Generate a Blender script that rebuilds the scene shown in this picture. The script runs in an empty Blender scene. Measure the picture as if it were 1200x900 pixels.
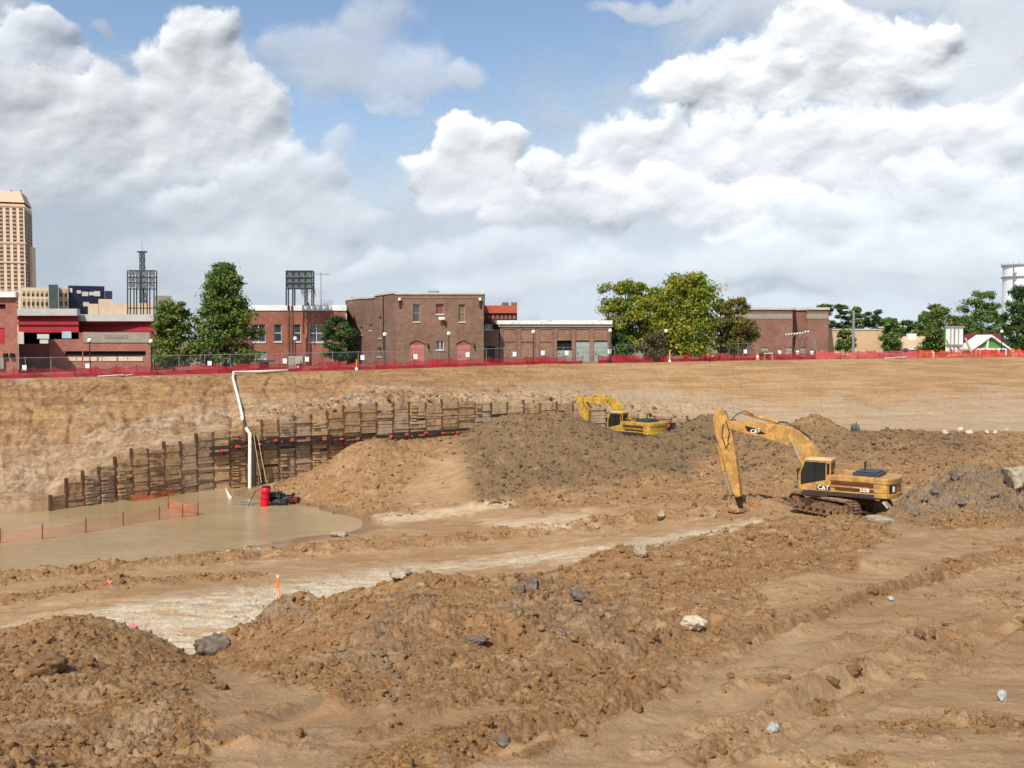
import bpy, bmesh, math, random
import numpy as np
from mathutils import Vector, Matrix
random.seed(7); rng = np.random.default_rng(7)
R = math.radians
sc = bpy.context.scene
COL = sc.collection
F = 1150.0                                  # focal length in photograph pixels (1200 wide)
PITCH = math.atan(52.0/F)
CP, SP = math.cos(PITCH), math.sin(PITCH)

def ray(px, py):
    a = (px-600.0)/F; b = (450.0-py)/F
    return Vector((a, CP + b*SP, -SP + b*CP))
def at(px, py, Y):
    d = ray(px, py); return d*(Y/d.y)
def proj(x, y, z):
    """numpy projection world -> photograph pixels"""
    dep = y*CP - z*SP; up = y*SP + z*CP
    return 600 + F*x/dep, 450 - F*up/dep

# ---------------------------------------------------------------- scene objects
def tag(o, label=None, cat=None, group=None, kind=None):
    if label: o['label'] = label
    if cat: o['category'] = cat
    if group: o['group'] = group
    if kind: o['kind'] = kind
    return o
def empty(name, loc, rz=0):
    o = bpy.data.objects.new(name, None); COL.objects.link(o)
    o.location = loc; o.rotation_euler = (0, 0, rz); o.empty_display_size = .2
    return o
def copy_tree(o, parent=None):
    c = o.copy(); COL.objects.link(c); c.parent = parent
    for ch in [k for k in o.children]: copy_tree(ch, c)
    return c

class MB:
    """collects faces, then links them as one mesh object"""
    def __init__(s): s.v = []; s.f = []
    def add(s, vs, fs):
        n = len(s.v); s.v += [tuple(v) for v in vs]; s.f += [tuple(n+i for i in f) for f in fs]; return s
    def box(s, x0, x1, y0, y1, z0, z1):
        v = [(x0,y0,z0),(x1,y0,z0),(x1,y1,z0),(x0,y1,z0),(x0,y0,z1),(x1,y0,z1),(x1,y1,z1),(x0,y1,z1)]
        return s.add(v, [(0,3,2,1),(4,5,6,7),(0,1,5,4),(1,2,6,5),(2,3,7,6),(3,0,4,7)])
    def bar(s, a, b, w, h=None, up=(0,0,1)):
        a = Vector(a); b = Vector(b); d = (b-a)
        if d.length < 1e-6: return s
        d.normalize(); u = Vector(up)
        if abs(d.dot(u)) > .99: u = Vector((0,1,0))
        sd = d.cross(u).normalized(); u2 = sd.cross(d).normalized(); h = h or w
        v = []
        for p in (a, b):
            for i, j in ((-1,-1),(1,-1),(1,1),(-1,1)): v.append(p + sd*(i*w/2) + u2*(j*h/2))
        return s.add(v, [(3,2,1,0),(4,5,6,7),(0,1,5,4),(1,2,6,5),(2,3,7,6),(3,0,4,7)])
    def tube(s, pts, r, n=8, cap=True):
        pts = [Vector(p) for p in pts]; rr = r if isinstance(r, (list, tuple)) else [r]*len(pts)
        base = len(s.v); prev = None
        for i, p in enumerate(pts):
            d = (pts[min(i+1, len(pts)-1)] - pts[max(i-1, 0)]).normalized()
            if prev is None:
                u = Vector((0,0,1)) if abs(d.z) < .9 else Vector((1,0,0))
            else: u = prev
            sd = d.cross(u).normalized(); u = sd.cross(d).normalized(); prev = u
            for k in range(n):
                a = 2*math.pi*k/n
                s.v.append(tuple(p + sd*(math.cos(a)*rr[i]) + u*(math.sin(a)*rr[i])))
        for i in range(len(pts)-1):
            for k in range(n):
                k2 = (k+1) % n
                s.f.append((base+i*n+k, base+i*n+k2, base+(i+1)*n+k2, base+(i+1)*n+k))
        if cap:
            s.f.append(tuple(base+k for k in range(n))[::-1])
            s.f.append(tuple(base+(len(pts)-1)*n+k for k in range(n)))
        return s
    def prism(s, poly, y0, y1, ax='y'):
        """poly in (a,b); extruded along y (a->x,b->z), or x (a->y,b->z), or z"""
        n = len(poly)
        def P(a, b, t): return {'y': (a,t,b), 'x': (t,a,b), 'z': (a,b,t)}[ax]
        v = [P(a,b,y0) for a,b in poly] + [P(a,b,y1) for a,b in poly]
        f = [tuple(range(n)), tuple(range(2*n-1, n-1, -1))]
        for i in range(n): j = (i+1) % n; f.append((i, i+n, j+n, j))
        return s.add(v, f)
    def ball(s, c, r, n=8, m=6, sq=(1,1,1), jit=0):
        base = len(s.v); c = Vector(c)
        s.v.append(tuple(c+Vector((0,0,r*sq[2]))))
        for i in range(1, m):
            t = math.pi*i/m
            for k in range(n):
                a = 2*math.pi*k/n; q = r*(1+random.uniform(-jit, jit))
                s.v.append((c.x+q*sq[0]*math.sin(t)*math.cos(a), c.y+q*sq[1]*math.sin(t)*math.sin(a), c.z+q*sq[2]*math.cos(t)))
        s.v.append(tuple(c-Vector((0,0,r*sq[2])))); last = len(s.v)-1
        for k in range(n):
            k2 = (k+1) % n
            s.f.append((base, base+1+k, base+1+k2)); s.f.append((last, base+1+(m-2)*n+k2, base+1+(m-2)*n+k))
            for i in range(m-2):
                s.f.append((base+1+i*n+k, base+1+(i+1)*n+k, base+1+(i+1)*n+k2, base+1+i*n+k2))
        return s
    def build(s, name, mat, parent=None, bevel=0, smooth=False, loc=None):
        me = bpy.data.meshes.new(name); me.from_pydata(s.v, [], s.f); me.update()
        bm = bmesh.new(); bm.from_mesh(me); bmesh.ops.recalc_face_normals(bm, faces=bm.faces); bm.to_mesh(me); bm.free()
        me.materials.append(mat)
        if smooth: me.polygons.foreach_set('use_smooth', [True]*len(me.polygons))
        o = bpy.data.objects.new(name, me); COL.objects.link(o)
        if parent: o.parent = parent
        if loc is not None: o.location = loc
        if bevel:
            m = o.modifiers.new('bevel', 'BEVEL'); m.width = bevel; m.segments = 2; m.limit_method = 'ANGLE'
        return o
def np_mesh(name, V, Fq, mat, smooth=False, attrs=None, parent=None):
    """fast mesh from arrays; Fq is (n,k) of equal-sided faces"""
    me = bpy.data.meshes.new(name); V = np.asarray(V, np.float32); Fq = np.asarray(Fq, np.int32)
    k = Fq.shape[1]; nf = len(Fq)
    me.vertices.add(len(V)); me.vertices.foreach_set('co', V.ravel())
    me.loops.add(nf*k); me.loops.foreach_set('vertex_index', Fq.ravel())
    me.polygons.add(nf); me.polygons.foreach_set('loop_start', np.arange(0, nf*k, k, dtype=np.int32))
    try: me.polygons.foreach_set('loop_total', np.full(nf, k, np.int32))
    except Exception: pass
    if smooth: me.polygons.foreach_set('use_smooth', np.ones(nf, bool))
    me.update(calc_edges=True)
    for nm, arr in (attrs or {}).items():
        a = me.attributes.new(nm, 'FLOAT_COLOR', 'POINT')
        a.data.foreach_set('color', np.asarray(arr, np.float32).ravel())
    me.materials.append(mat)
    o = bpy.data.objects.new(name, me); COL.objects.link(o)
    if parent: o.parent = parent
    return o

# ---------------------------------------------------------------- materials
def lin(c):
    return tuple(((v/12.92) if v <= .04045 else ((v+.055)/1.055)**2.4) for v in c)
def S(r, g, b): return lin((r/255, g/255, b/255))
class NT:
    def __init__(s, tree): s.t = tree
    def n(s, typ, **kw):
        nd = s.t.nodes.new(typ)
        ins = kw.pop('ins', {})
        for k, v in kw.items(): setattr(nd, k, v)
        for k, v in ins.items():
            sk = nd.inputs[k]
            if isinstance(v, bpy.types.NodeSocket): s.t.links.new(v, sk)
            else:
                if sk.type == 'RGBA' and hasattr(v, '__len__') and len(v) == 3: v = (*v, 1)
                sk.default_value = v
        return nd
    def math(s, op, a, b=None, c=None, clamp=False):
        d = {0: a}
        if b is not None: d[1] = b
        if c is not None: d[2] = c
        return s.n('ShaderNodeMath', operation=op, use_clamp=clamp, ins=d).outputs[0]
    def vmath(s, op, a, b=None):
        d = {0: a}
        if b is not None: d[1] = b
        nd = s.n('ShaderNodeVectorMath', operation=op, ins=d)
        return nd.outputs['Value'] if op in ('DOT_PRODUCT', 'LENGTH') else nd.outputs[0]
    def mix(s, f, a, b, blend='MIX'):
        nd = s.n('ShaderNodeMix', data_type='RGBA', blend_type=blend, ins={0: f, 6: a, 7: b})
        return nd.outputs[2]
    def ramp(s, f, lo, hi, a=0., b=1., smooth=True):
        nd = s.n('ShaderNodeMapRange', interpolation_type='SMOOTHSTEP' if smooth else 'LINEAR',
                 ins={0: f, 1: lo, 2: hi, 3: a, 4: b})
        return nd.outputs[0]
    def noise(s, vec, scale, detail=4, rough=.55, dist=0., out=0):
        return s.n('ShaderNodeTexNoise', ins={'Vector': vec, 'Scale': scale, 'Detail': detail, 'Roughness': rough, 'Distortion': dist}).outputs[out]
def newmat(name):
    m = bpy.data.materials.new(name); m.use_nodes = True
    nt = NT(m.node_tree); b = m.node_tree.nodes['Principled BSDF']
    return m, nt, b
def mat(name, col, rough=.7, var=.12, scale=2., metal=0., bump=0., bscale=20., spec=.3, dirt=None, dirtamt=.4):
    """painted / plain surface with soft large and small colour variation and optional dirt"""
    m, nt, b = newmat(name)
    co = nt.n('ShaderNodeTexCoord').outputs['Object']
    n1 = nt.noise(co, scale, 5, .6); n2 = nt.noise(co, scale*9, 3, .6)
    f = nt.math('ADD', nt.math('MULTIPLY', n1, .65), nt.math('MULTIPLY', n2, .35))
    lo = tuple(v*(1-var*1.6) for v in col); hi = tuple(min(1, v*(1+var*1.6)) for v in col)
    c = nt.mix(nt.ramp(f, .3, .7), lo, hi)
    if dirt:
        n3 = nt.noise(co, scale*1.7+.3, 6, .65, .5)
        c = nt.mix(nt.ramp(n3, .62-dirtamt*.4, .78-dirtamt*.3, 0, .85), c, dirt)
    nt.t.links.new(c, b.inputs['Base Color'])
    b.inputs['Roughness'].default_value = rough; b.inputs['Metallic'].default_value = metal
    b.inputs['Specular IOR Level'].default_value = spec
    if bump:
        bn = nt.n('ShaderNodeBump', ins={'Strength': bump, 'Distance': .05, 'Height': nt.noise(co, bscale, 5, .65)})
        nt.t.links.new(bn.outputs[0], b.inputs['Normal'])
    return m

# ---------------------------------------------------------------- numpy noise
def _h(ix, iy, s):
    n = (ix.astype(np.int64)*374761393 + iy.astype(np.int64)*668265263 + s*2147483647 + 1013904223) & 0xFFFFFFFF
    n = ((n ^ (n >> 13))*1274126177) & 0xFFFFFFFF
    n = ((n ^ (n >> 16))*2246822519) & 0xFFFFFFFF
    return ((n ^ (n >> 15)) & 0xFFFFFF)/float(0x1000000)
def vnoise(x, y, s=0):
    ix = np.floor(x); iy = np.floor(y); fx = x-ix; fy = y-iy
    ux = fx*fx*fx*(fx*(fx*6-15)+10); uy = fy*fy*fy*(fy*(fy*6-15)+10)
    def g(i, j):
        a = _h(ix+i, iy+j, s)*2*np.pi
        return np.cos(a)*(fx-i) + np.sin(a)*(fy-j)
    a = g(0,0)*(1-ux)+g(1,0)*ux; b = g(0,1)*(1-ux)+g(1,1)*ux
    return (a*(1-uy)+b*uy)*1.5                       # about -1..1
def fbm(x, y, o=4, s=0, gain=.5):
    r = 0; a = 1.; t = 0
    for i in range(o):
        r = r + a*vnoise(x, y, s+i*17); t += a; a *= gain; x = x*2.03+5.1; y = y*2.03-3.7
    return r/t*1.3
def worley(x, y, s=0):
    ix = np.floor(x); iy = np.floor(y); f1 = np.full(x.shape, 9.); f2 = np.full(x.shape, 9.); idr = np.zeros(x.shape)
    for i in (-1,0,1):
        for j in (-1,0,1):
            cx = ix+i; cy = iy+j
            r1 = _h(cx, cy, s+3); 
            dx = cx+r1-x; dy = cy+_h(cx, cy, s+71)-y
            d = dx*dx+dy*dy
            near = d < f1
            f2 = np.where(near, f1, np.minimum(f2, d)); idr = np.where(near, _h(cx, cy, s+133), idr); f1 = np.where(near, d, f1)
    return np.sqrt(f1), np.sqrt(f2), idr
def slab_field(x, y, s=0):
    """angular tilted clods: every cell is a flat face with its own height and tilt, creased at its edges"""
    ix = np.floor(x); iy = np.floor(y); f1 = np.full(x.shape, 9.); f2 = np.full(x.shape, 9.); r1 = np.zeros(x.shape); vx = np.zeros(x.shape); vy = np.zeros(x.shape)
    for i in (-1,0,1):
        for j in (-1,0,1):
            cx = ix+i; cy = iy+j; dx = cx+_h(cx, cy, s+3)-x; dy = cy+_h(cx, cy, s+71)-y
            d = dx*dx+dy*dy; near = d < f1
            f2 = np.where(near, f1, np.minimum(f2, d)); r1 = np.where(near, _h(cx, cy, s+133), r1); vx = np.where(near, dx, vx); vy = np.where(near, dy, vy); f1 = np.where(near, d, f1)
    e = np.clip((np.sqrt(f2)-np.sqrt(f1))/.16, 0, 1); a = r1*40.
    return (.15+.75*r1 + (np.cos(a)*vx+np.sin(a)*vy)*.9)*e
def sstep(a, b, x):
    t = np.clip((x-a)/(b-a), 0, 1); return t*t*(3-2*t)
def segdist(px, py, poly, closed=False):
    """distance to polyline (2D)"""
    d = np.full(px.shape, 1e9); P = poly + ([poly[0]] if closed else [])
    for (x0,y0),(x1,y1) in zip(P[:-1], P[1:]):
        vx, vy = x1-x0, y1-y0; L = vx*vx+vy*vy+1e-9
        t = np.clip(((px-x0)*vx+(py-y0)*vy)/L, 0, 1)
        d = np.minimum(d, np.hypot(px-x0-t*vx, py-y0-t*vy))
    return d
def inpoly(px, py, poly):
    c = np.zeros(px.shape, bool); n = len(poly)
    for i in range(n):
        x0,y0 = poly[i]; x1,y1 = poly[(i+1)%n]
        if y0 == y1: continue
        c ^= ((y0 > py) != (y1 > py)) & (px < (x1-x0)*(py-y0)/(y1-y0)+x0)
    return c
def pmask(px, py, poly, soft):
    d = segdist(px, py, poly, True); s = np.where(inpoly(px, py, poly), d, -d)
    return sstep(-soft, soft, s)
# ================================================================ terrain
WL = -12.9                                    # water level (camera eye is z = 0)
# lower ground: (photo x, photo y, distance) or (photo x, None, distance, z)
CT = [
 (-300,900,9),(-300,800,14),(-300,755,20),(-300,742,23),(-300,None,30,-9.6),(-300,None,36,-11.4),(-300,None,45,-11.9),(-300,None,51,-12.5),(-300,None,57,-13.3),(-300,None,70,-13.5),
 (0,900,9.5),(0,820,14),(0,766,19),(0,742,22.5),(0,None,29,-9.4),(0,None,34,-11.3),(0,745,38.5),(0,700,45.7),(0,680,51),(0,None,57,-13.3),(0,None,65,-13.5),(0,None,73,-13.4),
 (100,900,9.5),(100,820,14),(100,756,19),(100,735,22),(100,None,28,-9.2),(100,None,33,-11.3),(100,720,41),(100,672,52.3),(100,None,58,-13.3),(100,None,74,-13.4),
 (190,900,9.6),(190,820,13.6),(190,775,19.5),(190,765,22.5),(190,None,28,-9.6),(190,None,33,-11.4),
 (240,900,9.5),(240,840,12.5),(240,810,16.5),(240,785,22),(240,None,28,-9.9),(240,None,33,-11.4),(210,730,40),
 (330,900,9.5),(330,840,12.5),(330,800,16.5),(330,754,22.5),(330,716,27),(330,None,32,-9.6),(330,None,37,-11.4),(320,700,44),(320,655,56),(270,None,58.0,-12.78),(345,None,60.4,-12.68),(400,None,62.8,-12.6),(450,None,65.8,-12.5),(300,None,64,-13.1),(300,None,72,-13.3),
 (450,900,9.2),(450,850,12),(450,800,15.5),(450,740,21),(450,710,25),(475,682,28.5),(460,None,34,-9.5),(460,None,40,-11.5),(440,682,48),(440,645,56.8),(420,625,64),(420,None,70,-13.0),
 (240,None,79,-13.0),(300,588,78),(350,592,76.5),(380,598,73.5),
 (530,680,29),(600,900,9),(600,850,11),(600,800,14.5),(600,740,20),(600,704,25),(600,680,29),(600,None,35,-9.4),(600,None,42,-11.3),(600,650,54),(620,632,57.5),
 (500,612,67),(600,600,68.3),(600,615,63),(730,598,66.5),(660,612,62),
 (700,900,9),(700,840,11.5),(700,780,16),(700,720,22.5),(700,686,28),(690,655,34),(700,None,40,-9.7),(700,None,46,-11.2),(690,645,53),
 (800,900,9),(800,830,12),(800,760,17.5),(800,700,24),(800,664,30),(800,638,38),(800,None,44,-9.4),(800,None,50,-11.0),(780,630,55.5),(800,610,61),
 (900,900,9),(900,800,13),(900,740,18),(900,690,24),(900,652,31),(900,616,42),(900,None,47,-9.0),(900,None,51,-10.3),(885,611,57.5),(880,600,61),
 (1000,900,9),(1000,800,13),(1000,720,19),(1000,670,26),(1000,635,33),(1000,611,44),(1000,None,50,-9.7),(960,605,57),(1000,602,57.5),(1045,600,57.5),
 (1100,900,9),(1100,800,13),(1100,720,19),(1100,670,26),(1100,645,31),(1100,622,40),
 (1200,900,9),(1200,800,13),(1200,720,18.5),(1200,670,25),(1200,640,31),(1200,615,42),
 (1500,900,9),(1500,800,13),(1500,720,18.5),(1500,670,25),(1500,640,31),(1500,615,42),(1500,570,55),
 # grey rock pile, right
 (1060,592,53),(1090,572,51),(1120,557,51),(1190,560,51),(1110,605,46),(1130,None,58,-8.9),(1200,None,58,-8.8),(1300,560,52),
 # big central mound: foot, face, crest, rear
 (330,590,77),(430,601,70.5),(540,595,70.2),(640,590,69),(750,590,67.5),(840,588,66),
 (370,553,81),(405,528,83),(440,518,85),(500,514,88),(545,510,88),(575,497,88),(620,490,87),(680,493,87),(740,503,86),(790,501,87),(835,490,87),
 (470,560,78),(600,545,77),(700,545,76),(800,545,76),
 (390,None,86.5,-11.2),(440,None,90,-10.6),(500,None,94,-10.1),(620,None,95,-10.3),(740,None,93.5,-10.1),(740,None,101,-10.4),(600,None,101,-10.6),(830,None,96,-9.7),
 (900,505,86),(960,497,83),(995,508,84),(1050,506,86),(1120,512,88),(1200,513,88),(1500,513,88),
 (900,None,96,-9.5),(1000,None,96,-9.5),(1120,None,97,-9.5),(1250,None,97,-9.5),(1500,None,97,-9.5),(900,None,104,-9.8),(1050,None,104,-9.8),(1200,None,104,-9.8),(1500,None,104,-9.8),
 (900,565,69),(960,570,67),(1040,560,68),(1120,540,70),(1200,540,70),(1500,545,70),(940,None,63,-10.4),(1030,None,63,-10.2),
]
def _tps_fit(P, z, lam):
    n = len(P); d = np.hypot(P[:,None,0]-P[None,:,0], P[:,None,1]-P[None,:,1]); K = d*d*np.log(d+1e-9)
    K += np.eye(n)*lam; Q = np.c_[np.ones(n), P]
    A = np.zeros((n+3, n+3)); A[:n,:n] = K; A[:n,n:] = Q; A[n:,:n] = Q.T
    return np.linalg.solve(A, np.r_[z, 0, 0, 0])
_TP = []; _TZ = []
for c in CT:
    D = c[2]; z = c[3] if c[1] is None else at(c[0], c[1], D).z
    _TP.append(((c[0]-600)/F*1.25, math.log(D+6))); _TZ.append(z)
_TP = np.array(_TP); _TZ = np.array(_TZ); _TW = _tps_fit(_TP, _TZ, 2e-4)
def lower(x, y):
    yy = np.maximum(y, 7.0); u = np.clip(x/yy, -.8, .8)*1.25; t = np.log(yy+6)
    out = np.empty(x.shape); xf, tf = u.ravel(), t.ravel(); of = out.ravel()
    for i in range(0, xf.size, 40000):
        a = xf[i:i+40000]; b = tf[i:i+40000]
        r2 = (a[:,None]-_TP[None,:,0])**2 + (b[:,None]-_TP[None,:,1])**2
        of[i:i+40000] = (.5*r2*np.log(r2+1e-12)) @ _TW[:-3] + _TW[-3] + _TW[-2]*a + _TW[-1]*b
    return of.reshape(x.shape)
# foot line: (photo x at Y, distance, z of the ground just behind it); wall stands on it up to x = 810
FOOT = [(-400,66,-12.6),(-100,70,-12.3),(30,72.6,-12.0),(55,73.6,-11.9),(77,75,-10.9),(117,77,-10.0),(143,78.5,-9.2),(175,80,-8.9),(222,82.5,-8.4),(245,84,-8.0),
        (280,85.5,-7.9),(306,86.7,-7.4),(331,87.8,-7.2),(347,88.6,-6.9),(389,90.5,-6.8),(405,91.3,-6.3),(427,92.2,-5.85),(507,96,-6.1),(600,100,-6.4),(680,103.3,-6.7),(744,105.5,-8.0),(810,107,-8.6),
        (870,107,-9.8),(1000,105,-9.8),(1200,104,-9.8),(1600,104,-9.8)]
RIM = [(-400,455,88),(0,444,98),(150,441,102),(300,437,106),(450,433,111),(600,428,116),(750,425,123),(900,422,130),(1050,420,139),(1200,418,148),(1600,414,172)]
_fu = np.array([(a-600)/F for a,_,_ in FOOT]); _fD = np.array([b for _,b,_ in FOOT]); _fz = np.array([c for _,_,c in FOOT])
_ru = np.array([(a-600)/F for a,_,_ in RIM]); _rD = np.array([c for _,_,c in RIM]); _rz = np.array([at(a,b,c).z for a,b,c in RIM])
def footD(u): return np.interp(u, _fu, _fD)
def rimD(u): return np.interp(u, _ru, _rD)
def rimZ(u): return np.interp(u, _ru, _rz)

def W2(px, py_or_none, D): p = at(px, 450, D); return (p.x, D)
BERMS = [([W2(-200,0,50),W2(0,0,50.5),W2(100,0,52.5),W2(200,0,55),W2(350,0,57),W2(500,0,58.5),W2(640,0,59.5)], .55, 1.3),
         ([W2(690,0,60),W2(760,0,62),W2(830,0,62.5),W2(900,0,63)], .6, 1.2),
         ([W2(20,0,45),W2(130,0,47.5),W2(280,0,49.5)], .28, .9),
         ([W2(390,0,12.5),W2(520,0,14.2),W2(640,0,16.2),W2(760,0,19)], .28, .5),
         ([W2(760,0,19),W2(900,0,22.5),W2(1050,0,27),W2(1200,0,32)], .12, .5),
         ([W2(300,0,10.5),W2(460,0,12.3),W2(600,0,13.8)], .12, .30),
         ([W2(900,0,11.8),W2(1020,0,13.8),W2(1160,0,16.5),W2(1280,0,20)], .10, .26),
         ([W2(620,0,9.6),W2(740,0,11.2),W2(860,0,13.4)], .07, .22),
         ([W2(820,0,20.5),W2(960,0,25),W2(1120,0,33),W2(1260,0,40)], .22, .6),
         ([W2(1000,0,14.5),W2(1100,0,16.2),W2(1250,0,18.5)], .07, .3)]
RUTS = [([W2(640,0,10.4),W2(760,0,12.9),W2(900,0,17),W2(1040,0,21.8),W2(1220,0,30)], .13, .24),
        ([W2(840,0,9.2),W2(980,0,12),W2(1120,0,16),W2(1300,0,22)], .10, .22),
        ([W2(900,0,9.4),W2(1040,0,12.4),W2(1180,0,16.6)], .08, .18),
        ([W2(440,0,11.0),W2(540,0,12.6),W2(700,0,15.6),W2(840,0,19.5)], .09, .2),
        ([W2(240,0,14.5),W2(330,0,16),W2(430,0,18.5)], .10, .3),([W2(560,0,9.5),W2(700,0,12),W2(850,0,16),W2(1000,0,20.5),W2(1200,0,28)], .10, .28),
        ([W2(760,0,9.5),W2(900,0,12.5),W2(1050,0,17),W2(1250,0,24)], .07, .26),
        ([W2(280,0,11),W2(400,0,14.2),W2(560,0,18),W2(700,0,21.5)], .10, .30),
        ([W2(-50,0,41),W2(200,0,41.5),W2(430,0,49),W2(700,0,54)], .10, .25),
        ([W2(-50,0,43),W2(200,0,43.5),W2(430,0,51),W2(700,0,56)], .09, .25)]
BUMPS = [(475,28.3,.30,.7),(530,28.8,.12,.7),(414,27.3,-.95,.95),(570,29,-.25,.5),(303,26.6,.36,.8),(266,25.0,.62,.75),(350,26.9,.28,.65),(590,28.8,.15,1.),(655,29.5,-.2,1.),(735,32.5,.25,1.0),(800,35,.15,1.2),(860,38,.28,1.4),(930,41,.25,1.2),(985,43,.15,1.),
 (60,21.3,.18,.9),(135,21.8,.15,.7),(190,22.0,.25,.6),(0,19,.2,1.),(90,14,.25,.9),(170,12.5,.2,.7),(210,17,.2,.6),(40,11.5,.15,.6),(500,22,.25,1.),(600,22,.2,1.1),(430,20,.2,.7),(690,20,.2,.8),(350,19.5,.2,.7),(760,24,.2,1.),(640,17,.12,.5),
 (430,82,.7,2.2),(480,84,-.4,2.),(590,86,.5,2.5),(660,86,.35,2.),(765,86,-.75,3.2),(735,85,-.35,2.),(820,85,.6,2.5),(960,82,.8,2.2),(1005,83,-.5,1.8),(560,76,.5,2.5),(700,76,-.5,3.),(780,74,.5,2.5),(900,76,.6,3.),(1060,76,.6,3.),(640,71,-.3,2.),(1000,68,-.4,2.5)]
def masks(px, py, D, x, y):
    """material / roughness masks; photo coordinates are only used to say where each soil lies"""
    w = 14*fbm(x*.25+3, y*.25, 3, 5); w2 = 12*fbm(x*.8, y*.8, 4, 9, .65)
    X = px + w + w2*.5; Yp = py + w*.35 + w2*.4
    near = D < 46
    rough = np.zeros(x.shape)
    # foreground heaps
    rough = np.maximum(rough, near*pmask(X, Yp, [(-600,600),(60,715),(120,715),(210,755),(245,775),(250,800),(215,815),(250,850),(240,920),(-600,960)], 9))
    rough = np.maximum(rough, near*pmask(X, Yp, [(222,760),(260,690),(330,640),(420,600),(560,640),(680,600),(760,600),(900,590),(1010,590),(1050,625),(1010,650),(1000,670),(900,672),(880,690),(900,715),(800,750),(790,792),(690,812),(560,835),(420,830),(330,800),(250,778)], 9))
    rough = np.maximum(rough, near*.85*pmask(X, Yp, [(300,930),(430,880),(560,845),(700,800),(800,770),(820,785),(720,835),(600,870),(500,930)], 7))
    rough = np.maximum(rough, near*.75*pmask(X, Yp, [(690,760),(860,725),(1000,695),(1100,660),(1210,625),(1210,650),(1080,690),(960,725),(830,770),(760,790)], 8))
    for cx, cy, rx, ry, a in [(960,830,22,9,.9),(850,868,60,8,.35),(1000,780,60,9,.5),(1090,745,40,10,.8),(1120,760,30,8,.6),(1070,855,60,16,.6),(1180,850,60,14,.6),(900,800,24,8,.7),(1000,890,50,12,.6),(640,640,60,8,.8),(1120,700,40,6,.4),(1175,700,40,6,.5),(790,860,16,8,.5)]:
        rough = np.maximum(rough, near*a*np.exp(-(((X-cx)/rx)**2+((Yp-cy)/ry)**2)**1.5))
    rough = np.where((X < 440) & (D > 30.5) & (D < 60), 0, rough); rough = np.where((X < 700) & (D > 38), 0, rough)
    # rear of heaps
    rough = np.maximum(rough, ((D > 23) & (D < 30.5+np.clip((px-400)/60,0,8)) & (px < 900) & (py > 740))*.8)
    # berms
    for pl, h, wd in BERMS[:3]:
        rough = np.maximum(rough, .95*sstep(wd*1.7, wd*.5, segdist(x, y, pl)+.4*fbm(x*.7, y*.7, 2, 3)))
    # big mound
    mound = (D > 60)*pmask(X, Yp, [(300,592),(330,560),(380,520),(500,470),(620,440),(900,440),(1250,470),(1400,480),(1400,640),(1200,560),(1060,575),(1000,596),(860,592),(740,592),(640,598),(560,590),(430,606),(380,602)], 6)
    clean = pmask(X, Yp, [(455,590),(500,540),(545,528),(560,590),(520,600)], 10)
    rough = np.maximum(rough, mound*(.95-.8*clean))
    rough = np.maximum(rough, ((D > 41) & (D < 62))*pmask(X, Yp, [(1040,610),(1060,570),(1110,545),(1300,540),(1400,640),(1120,625)], 8))
    rough = np.maximum(rough, .5*((D > 41) & (D < 66))*pmask(X, Yp, [(690,640),(760,600),(900,592),(1010,592),(1060,610),(1010,618),(880,622),(800,600)], 8))
    # material masks
    grey = mound*pmask(X, Yp, [(535,500),(570,485),(690,480),(850,480),(870,520),(800,560),(740,560),(640,575),(560,600),(545,560)], 16)
    grey = np.maximum(grey, mound*.6*pmask(X, Yp, [(850,500),(1150,490),(1150,540),(1000,545),(850,560)], 18))
    slate = near*pmask(X, Yp, [(600,680),(640,676),(720,705),(770,730),(740,765),(640,760),(590,720)], 14)*.42
    slate = np.maximum(slate, near*.42*pmask(X, Yp, [(430,735),(480,700),(520,705),(500,745),(460,790),(400,790),(390,760)], 12))
    slate = np.maximum(slate, near*.65*pmask(X, Yp, [(265,720),(340,700),(370,720),(300,740)], 8))
    slate = np.maximum(slate, ((D > 41) & (D < 62))*pmask(X, Yp, [(1040,610),(1070,570),(1110,545),(1220,550),(1300,600),(1220,608),(1120,605)], 12)*.95)
    gravel = ((D > 34) & (D < 60))*np.maximum(pmask(px+w2, py+w2*.5, [(-300,780),(0,738),(150,706),(300,688),(440,668),(500,662),(470,690),(400,715),(260,775),(200,790)], 9),
             .8*pmask(px+w2, py+w2*.4, [(420,672),(560,655),(690,642),(800,624),(890,608),(900,613),(800,636),(690,656),(560,668)], 4))
    pale = ((D > 56) & (D < 75))*np.maximum(pmask(X, Yp, [(560,614),(640,604),(700,602),(690,610),(620,622)], 5), pmask(px+w2, py+w2*.3, [(235,652),(300,636),(345,630),(330,640),(260,656)], 3))
    pale = np.maximum(pale, ((D > 60) & (D < 75))*pmask(px+w2, py+w2*.3, [(430,606),(520,596),(590,584),(610,588),(540,604),(450,614)], 4))
    pale = np.maximum(pale, .8*((D > 70) & (D < 90))*pmask(X, Yp, [(205,585),(235,565),(270,578),(290,590),(250,592)], 5))
    pale = np.maximum(pale, near*.35*pmask(X, Yp, [(100,900),(150,830),(190,810),(200,850),(160,900)], 10))
    return rough, grey, slate, gravel, pale, mound

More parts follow.
